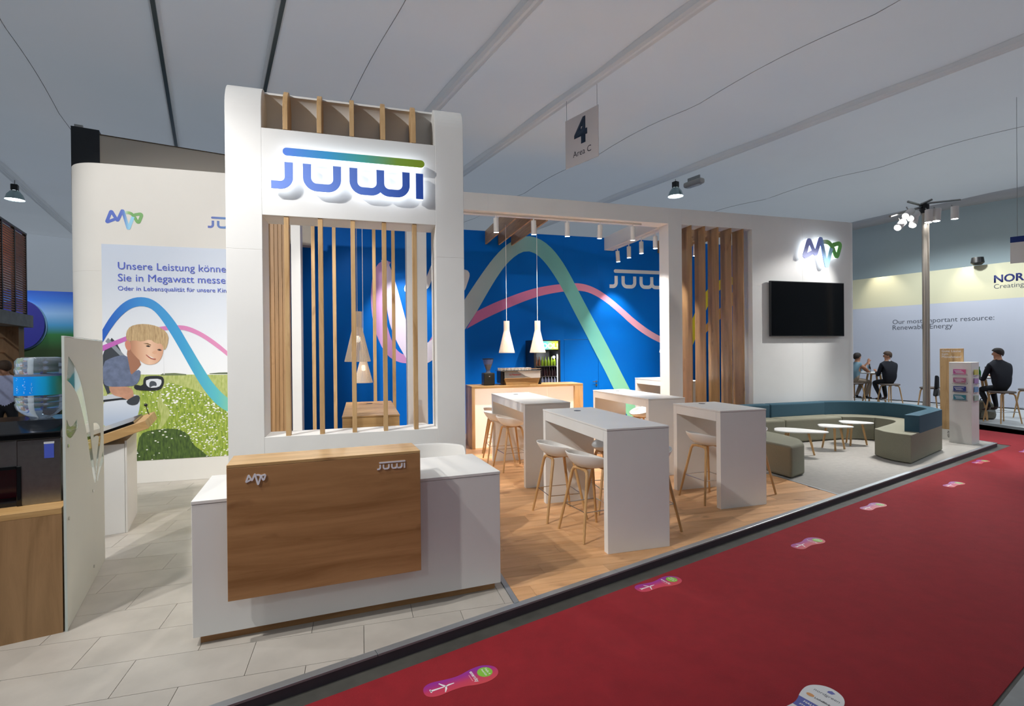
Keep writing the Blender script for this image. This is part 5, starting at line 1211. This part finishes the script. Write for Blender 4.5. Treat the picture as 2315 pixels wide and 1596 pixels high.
text('nordgreen', 0.13, STX, 'lettering', wf_, (0.165, 0.062, 0.001), (0, 0, -math.pi/2), depth=0.0003); text('LichtBlick', 0.08, mat('sticker_dark', '#2c2c2e', .5), 'lettering', wf_, (0.10, 0.025, 0.001), (0, 0, -math.pi/2), depth=0.0003, bold=0.02)
text('Besuchen\nSie\nuns!', 0.075, STX, 'lettering', wf_, (-0.07, 0.035, 0.001), (0, 0, -math.pi/2), depth=0.0003)
MB().prism([(0.11+0.014*math.cos(2*math.pi*k/16), 0.05+0.02*math.sin(2*math.pi*k/16)) for k in range(16)], 0.0009, 0.0013).build('orange_oval', mat('sticker_orange', '#d08a3c', .5), wf_)
MB().prism([(0.205, 0.012), (0.205, -0.012), (0.225, -0.022), (0.235, 0.0), (0.222, 0.012)], 0.0009, 0.0013).build('blue_icon', mat('sticker_icon', '#3c46a0', .5), wf_)
# ------------------------------------------------------------------ people
def person(label, loc, rz, J, cloth, hair, head_turn=0.0, beard=False, long_hair=False):
    names = list(J.keys()); idx = {n: i for i, n in enumerate(names)}
    me = bpy.data.meshes.new('person'); vs = [J[n][0] for n in names]; es = [(idx[J[n][2]], idx[n]) for n in names if J[n][2]]
    me.from_pydata(vs, es, []); o = bpy.data.objects.new('person_tmp', me); COL.objects.link(o)
    sk = o.modifiers.new('skin', 'SKIN'); sk.use_smooth_shade = True
    for n in names:
        d = me.skin_vertices[0].data[idx[n]]; r = J[n][1]; d.radius = r if isinstance(r, tuple) else (r, r); d.use_root = (n == 'pelvis')
    sb_ = o.modifiers.new('sub', 'SUBSURF'); sb_.levels = 3; sb_.render_levels = 3
    bpy.context.view_layer.update()
    m2 = bpy.data.meshes.new_from_object(o.evaluated_get(bpy.context.evaluated_depsgraph_get())); bpy.data.objects.remove(o, do_unlink=True)
    mats = [SKIN, cloth['top'], cloth['legs'], cloth['shoes'], cloth.get('sleeve', cloth['top'])]
    m2.materials.clear()
    for mm in mats: m2.materials.append(mm)
    def cat(n):
        if n.startswith(('head', 'neck', 'nose', 'ear', 'chin', 'wrist', 'hand', 'f')) and not n.startswith('foot'): return 0
        if n.startswith(('hip', 'knee', 'ankle')): return 2
        if n.startswith(('foot', 'toe')): return 3
        if n.startswith('elbow'): return 0 if cloth.get('short') else 1
        return 1
    segs = [(Vector(J[J[n][2]][0]), Vector(J[n][0]), cat(n)) for n in names if J[n][2]]
    nz = J['neck'][0][2]+0.035; ny = J['neck'][0][1]
    for p in m2.polygons:
        c = p.center; best = 9; bc = 1
        for a, b, k in segs:
            ab = b-a; t = max(0, min(1, (c-a).dot(ab)/max(ab.length_squared, 1e-9))); dd = (c-a-ab*t).length
            if dd < best: best = dd; bc = k
        if bc == 0 and c.z < nz-0.045 and abs(c.x) < 0.16 and c.z > nz-0.3 and abs(c.y-ny) < 0.15: bc = 1
        p.material_index = bc; p.use_smooth = True
    m2.name = 'person'; ob = bpy.data.objects.new('person', m2); COL.objects.link(ob); ob.location = loc; ob.rotation_euler = (0, 0, rz); tag(ob, label, 'person')
    # hair cap
    hc = Vector(J['head'][0]); fdir = Vector(J['nose'][0])-hc; fdir.z = 0; ang = math.atan2(fdir.y, fdir.x)
    mb = MB(); n = 20; rows = []
    R_ = Matrix.Translation(hc) @ Matrix.Rotation(ang, 4, 'Z')
    vs = []; fs = []
    for i in range(9):
        th = math.pi*0.66*i/8
        for k in range(n):
            a = 2*math.pi*k/n; back = max(0, -math.cos(a)); frt = max(0, math.cos(a)); t2 = th*(1-0.42*frt+0.18*back-0.12*abs(math.sin(a)))
            sn = max(0.0, math.sin(t2))**0.7; vs.append((0.110*sn*math.cos(a)-0.010, 0.090*sn*math.sin(a), 0.028+0.108*math.cos(t2)+0.003*math.sin(5*a+i)))
    for i in range(8):
        for k in range(n): fs.append((i*n+k, i*n+(k+1)%n, (i+1)*n+(k+1)%n, (i+1)*n+k))
    mb.add(vs, fs).xf(R_); h = mb.build('hair', hair, ob, smooth=True); s = h.modifiers.new('solid', 'SOLIDIFY'); s.thickness = 0.012; s.offset = 0
    for sy in (-1, 1): MB().ball((0.088, 0.032*sy, 0.012), (0.008, 0.013, 0.007), 8, 6).xf(R_).build('eye', mat('eye_dark', '#2a211c', 0.3), ob, smooth=True)
    if 'shirt' in cloth: MB().lathe([(0.072, -0.02), (0.066, 0.03), (0.058, 0.03), (0.06, -0.02)], 16, J['neck'][0], close=False).build('collar', cloth['shirt'], ob, smooth=True)
    return ob
def fingers(J, s, hx, hy, hz, fwd_, side):
    f = Vector(fwd_).normalized(); sd = Vector(side).normalized(); h = Vector((hx, hy, hz))
    for i, (o_, L) in enumerate(((-0.03, 0.07), (-0.01, 0.085), (0.01, 0.08), (0.03, 0.06))):
        a = h+sd*o_+f*0.045; b = a+f*L*0.5; c_ = b+f*L*0.35+Vector((0, 0, -L*0.3))
        J['f%s%da' % (s, i)] = (tuple(a), 0.010, 'hand'+s); J['f%s%db' % (s, i)] = (tuple(b), 0.009, 'f%s%da' % (s, i)); J['f%s%dc' % (s, i)] = (tuple(c_), 0.007, 'f%s%db' % (s, i))
    a = h-sd*0.04+f*0.01; b = a+f*0.035-sd*0.015
    J['f%sta' % s] = (tuple(a), 0.011, 'hand'+s); J['f%stb' % s] = (tuple(b), 0.009, 'f%sta' % s)
def head_part(J, z, y, turn=0.0):
    t = turn; fx, fy = -math.sin(t), math.cos(t)
    J['neck'] = ((0, y, z-0.13), (0.058, 0.058), 'chest'); J['head0'] = ((fx*0.01, y+0.01, z-0.06), (0.062, 0.07), 'neck')
    J['head'] = ((fx*0.012, y+0.012+fy*0.0, z+0.0), (0.074, 0.088), 'head0'); J['head2'] = ((0, y+0.0, z+0.075), (0.066, 0.08), 'head')
    J['chin'] = ((fx*0.07, y+fy*0.07, z-0.072), (0.022, 0.022), 'head0'); J['nose'] = ((fx*0.118, y+fy*0.118, z-0.012), (0.011, 0.013), 'head')
    J['earl'] = ((-fy*0.088, y+fx*0.088, z-0.01), (0.012, 0.02), 'head'); J['earr'] = ((fy*0.088, y-fx*0.088, z-0.01), (0.012, 0.02), 'head')
def sitting(hs, turn, lean=0.05, arm=((0.25, 0.14, 0.24), (0.13, 0.36, 0.36)), arm2=None, broad=1.0, kn=0.42, tall=1.0):
    T_ = lambda z: hs+0.10+(z-0.10)*tall
    J = {}; J['pelvis'] = ((0, 0, hs+0.10), (0.165, 0.125), None); J['spine'] = ((0, 0.0, T_(0.28)), (0.16*broad, 0.12), 'pelvis'); J['chest'] = ((0, lean, T_(0.47)), (0.175*broad, 0.115), 'spine')
    head_part(J, T_(0.775), lean+0.02, turn)
    for s, sg in (('l', -1), ('r', 1)):
        A = arm if s == 'r' or arm2 is None else arm2
        J['shoulder'+s] = ((0.165*sg*broad, lean, T_(0.54)), (0.075, 0.07), 'chest'); J['elbow'+s] = ((A[0][0]*sg, A[0][1], hs+A[0][2]), (0.05, 0.05), 'shoulder'+s)
        J['cuff'+s] = ((A[0][0]*sg*0.25+A[1][0]*sg*0.75, A[0][1]*0.25+A[1][1]*0.75, hs+A[0][2]*0.25+A[1][2]*0.75), (0.038, 0.036), 'elbow'+s)
        J['wrist'+s] = ((A[1][0]*sg, A[1][1], hs+A[1][2]), (0.028, 0.024), 'cuff'+s)
        d = Vector((A[1][0]*sg-A[0][0]*sg, A[1][1]-A[0][1], A[1][2]-A[0][2])).normalized(); hp = Vector((A[1][0]*sg, A[1][1], hs+A[1][2]))+d*0.06
        J['hand'+s] = (tuple(hp), (0.036, 0.02), 'wrist'+s); fingers(J, s, *hp, d, Vector((1, 0, 0)) if abs(d.x) < 0.7 else Vector((0, 1, 0)))
        J['hip'+s] = ((0.095*sg, 0.05, hs+0.075), (0.095, 0.09), 'pelvis'); J['knee'+s] = ((0.15*sg, kn, hs+0.03), (0.072, 0.07), 'hip'+s)
        J['ankle'+s] = ((0.13*sg, kn-0.12-0.1*(s == 'l'), hs-0.38), (0.045, 0.045), 'knee'+s); J['foot'+s] = ((0.13*sg, kn-0.10-0.1*(s == 'l'), hs-0.44), (0.042, 0.038), 'ankle'+s); J['toe'+s] = ((0.14*sg, kn+0.05-0.1*(s == 'l'), hs-0.455), (0.036, 0.026), 'foot'+s)
    return J
def standing(h, turn=0, arms=((0.27, 0.02, 1.08), (0.20, 0.22, 1.05))):
    k = h/1.78; J = {}; J['pelvis'] = ((0, 0, 0.96*k), (0.16, 0.115), None); J['spine'] = ((0, 0, 1.16*k), (0.15, 0.11), 'pelvis'); J['chest'] = ((0, 0.01, 1.35*k), (0.18, 0.115), 'spine'); head_part(J, 1.655*k, 0.02, turn)
    for s, sg in (('l', -1), ('r', 1)):
        J['shoulder'+s] = ((0.175*sg, 0.01, 1.42*k), (0.072, 0.068), 'chest'); J['elbow'+s] = ((arms[0][0]*sg, arms[0][1], arms[0][2]*k), (0.05, 0.05), 'shoulder'+s); J['cuff'+s] = ((arms[1][0]*sg*.8+arms[0][0]*sg*.2, arms[1][1]*.8, arms[1][2]*k), (0.036, 0.034), 'elbow'+s)
        J['wrist'+s] = ((arms[1][0]*sg, arms[1][1], arms[1][2]*k), (0.028, 0.024), 'cuff'+s); hp = Vector((arms[1][0]*sg*0.9, arms[1][1]+0.06, arms[1][2]*k)); J['hand'+s] = (tuple(hp), (0.036, 0.02), 'wrist'+s); fingers(J, s, *hp, (0, 1, 0), (1, 0, 0))
        J['hip'+s] = ((0.095*sg, 0, 0.90*k), (0.10, 0.095), 'pelvis'); J['knee'+s] = ((0.11*sg, 0.01, 0.50*k), (0.065, 0.065), 'hip'+s); J['ankle'+s] = ((0.12*sg, -0.02, 0.10*k), (0.045, 0.045), 'knee'+s); J['foot'+s] = ((0.12*sg, 0.0, 0.055), (0.045, 0.04), 'ankle'+s); J['toe'+s] = ((0.14*sg, 0.15, 0.035), (0.04, 0.026), 'foot'+s)
    return J
NAVYC = mat('navy_suit', '#10131f', 0.85, noise=0.2, nscale=80); NAVYT = mat('navy_trousers', '#0e1119', 0.85); BROWN = mat('brown_shoe', '#3a2218', 0.4); WSH = mat('white_shirt', '#e2e4ea', 0.8)
BEIGE = mat('beige_trousers', '#a08f7c', 0.85); TEE = mat('teal_shirt', '#6f8d9a', 0.85); LSH = mat('pale_blue_shirt', '#b9bfe0', 0.8, noise=0.08, nscale=25); DKT = mat('dark_trousers', '#181a20', 0.85)
HB = mat('brown_hair', '#4a3524', 0.7, noise=0.3, nscale=60)
# neighbour stools and tables
SEATN = mat('taupe_seat', '#6e625a', 0.8)
ns0 = None
def nstool(label, x, y, deg):
    global ns0
    if ns0 is None:
        t = thing('counter_stool', label, 'stool', (x, y, 0), math.radians(deg), 'taupe seated stools of the neighbour stand')
        pl = [(0.23*math.copysign(abs(math.cos(2*math.pi*k/32))**0.6, math.cos(2*math.pi*k/32)), 0.20*math.copysign(abs(math.sin(2*math.pi*k/32))**0.6, math.sin(2*math.pi*k/32))) for k in range(32)]
        MB().prism(pl, 0.70, 0.745).build('seat', SEATN, t, bevel=0.018, smooth=True)
        for sx in (-1, 1):
            for sy in (-1, 1): MB().tube([(0.05*sx, 0.12*sy, 0.69), (0.13*sx, 0.14*sy, 0.685), (0.16*sx, 0.155*sy, 0.65), (0.24*sx, 0.23*sy, 0)], [0.014, 0.019, 0.019, 0.013], 8).build('leg', LEG, t, smooth=True)
        mb = MB(); q = [(-0.205, -0.2), (0.205, -0.2), (0.205, 0.2), (-0.205, 0.2)]
        for i in range(4): mb.tube([(*q[i], 0.26), (*q[(i+1) % 4], 0.26)], 0.006, 6)
        mb.build('footrest', CHROME, t); ns0 = t; return t
    return dup(ns0, (x, y, 0), math.radians(deg), label)
nstool('taupe stool under the man in the dark suit left of the steel mast', 14.78, 11.29, -12)
nstool('taupe stool under the man in the dark suit at the right picture edge', 14.55, 8.42, -18)
nstool('taupe stool half hidden behind the white wall end', 14.38, 12.1, -100)
nstool('stool behind the oak panel of the brochure stand', 14.5, 10.0, 20)
nstool('empty stool behind the right seated man', 15.9, 8.6, 60)
def ntable(label, x, y, h=1.05, rz=0.3):
    t = thing('neighbour_table', label, 'table', (x, y, 0), rz, 'round white neighbour tables')
    MB().lathe([(0.40, h-0.03), (0.42, h-0.018), (0.42, h-0.004), (0.41, h), (0.0, h)], 40, close=True).build('table_top', WHITE, t, smooth=True)
    for k in range(4):
        a = math.pi/4+k*math.pi/2; MB().tube([(0.16*math.cos(a), 0.16*math.sin(a), h-0.03), (0.34*math.cos(a), 0.34*math.sin(a), 0)], [0.03, 0.022], 8).build('leg', LEG, t, smooth=True)
    MB().box(-0.2, -0.03, h-0.07, 0.2, 0.03, h-0.031).build('rail', LEG, t)
    return t
ntable('white round table between the two seated men', 15.0, 11.95); ntable('white round table before the man at the right picture edge', 14.75, 9.05)
def seated(label, x, y, deg, **k): pass
person('man in dark suit seen from behind on a stool left of the steel mast', (14.78, 11.29, 0), math.radians(-12), sitting(0.735, 0.95, 0.05, broad=1.25, tall=1.06), dict(top=NAVYC, legs=NAVYT, shoes=BROWN, shirt=WSH), HB)
person('man in dark suit with dark hair on a stool at the right picture edge', (14.55, 8.42, 0), math.radians(-18), sitting(0.735, 0.8, 0.08, broad=1.30, tall=1.17, arm=((0.27, 0.20, 0.26), (0.17, 0.44, 0.34))), dict(top=NAVYC, legs=NAVYT, shoes=BROWN, shirt=WSH), HAIRD)
person('man in teal shirt raising a hand, half hidden by the white wall end', (14.38, 12.1, 0), math.radians(-100), sitting(0.735, 0.0, 0.10, arm=((0.20, 0.34, 0.32), (0.10, 0.42, 0.60)), arm2=((0.22, 0.34, 0.30), (0.08, 0.50, 0.57))), dict(top=TEE, legs=BEIGE, shoes=BLACK, short=True), HAIRD)
bprof = [(0.03, 0), (0.033, 0.008), (0.033, 0.14), (0.026, 0.17), (0.013, 0.20), (0.012, 0.25), (0.015, 0.252), (0.015, 0.262), (0.0, 0.263)]
for label, x, y, h_ in (('brown bottle on the table between the two seated men', 14.72, 11.86, '#2a1418'), ('green bottle on the table before the man at the right', 14.52, 8.87, '#1f7a2c'), ('dark bottle beside the green one on the right table', 14.62, 8.80, '#2a1c18')):
    o = MB().lathe(bprof, 14, close=False).build('table_bottle', mat('bottle_'+h_[1:], h_, 0.1, coat=.5), None, smooth=True, loc=(x, y, 1.05)); tag(o, label, 'bottle')
bk = thing('backpack', 'olive grey backpack standing on the floor behind the brochure stand', 'bag', (14.86, 9.0, 0), math.radians(-25))
bkm = mat('olive_fabric', '#6a675a', 0.9, noise=0.15, nscale=40)
MB().extr([(-0.22, 0.0), (0.22, 0.0), (0.24, 0.12), (0.20, 0.34), (0.11, 0.46), (-0.11, 0.46), (-0.20, 0.34), (-0.24, 0.12)], 'y', -0.12, 0.12).build('bag_body', bkm, bk, bevel=0.06, seg=3, smooth=True)
MB().extr([(-0.15, 0.03), (0.15, 0.03), (0.15, 0.2), (-0.15, 0.2)], 'y', -0.16, -0.11).build('front_pocket', bkm, bk, bevel=0.02)
MB().tube([(-0.05, 0.02, 0.45), (-0.04, 0.02, 0.50), (0.04, 0.02, 0.50), (0.05, 0.02, 0.45)], 0.012, 6).build('handle', BLACK, bk)
MB().tube([(-0.08, -0.13, 0.42), (-0.15, -0.14, 0.25), (-0.19, -0.13, 0.06)], 0.014, 6).build('strap', bkm, bk)
hbg = thing('shoulder_bag', 'black bag and jacket hung on the stool behind the oak panel', 'bag', (14.42, 9.78, 0.52), math.radians(20))
MB().extr([(-0.14, 0.0), (0.14, 0.0), (0.08, 0.2), (-0.05, 0.2)], 'y', -0.05, 0.05).build('bag_body', BLACK, hbg, bevel=0.03, smooth=True); MB().extr([(-0.06, 0.2), (0.12, 0.2), (0.10, 0.5), (0.0, 0.55)], 'y', -0.04, 0.04).build('jacket', mat('dark_jacket', '#1a1d24', .9), hbg, bevel=0.03, smooth=True)
# people at the far left
def gp(x, zc): d = (x-W/2)/F*RGT-(803-H/2)/F*UPV+fwd; p = d*zc; return (p.x, p.y, FZ)
person('man in pale blue shirt and dark trousers standing at the left picture edge', gp(10, 9.5), math.radians(25), standing(1.77, 0.5), dict(top=LSH, legs=DKT, shoes=BLACK), HB)
person('person in a dark suit standing between the pale shirt and the water bottle', gp(43, 11.2), math.radians(10), standing(1.78, 0.2), dict(top=NAVYC, legs=NAVYT, shoes=BLACK, shirt=WSH), HB)
person('dark haired person whose head shows just above the water bottle', gp(106, 9.0), math.radians(20), standing(1.80, 0.3), dict(top=NAVYC, legs=NAVYT, shoes=BLACK), HAIRD)
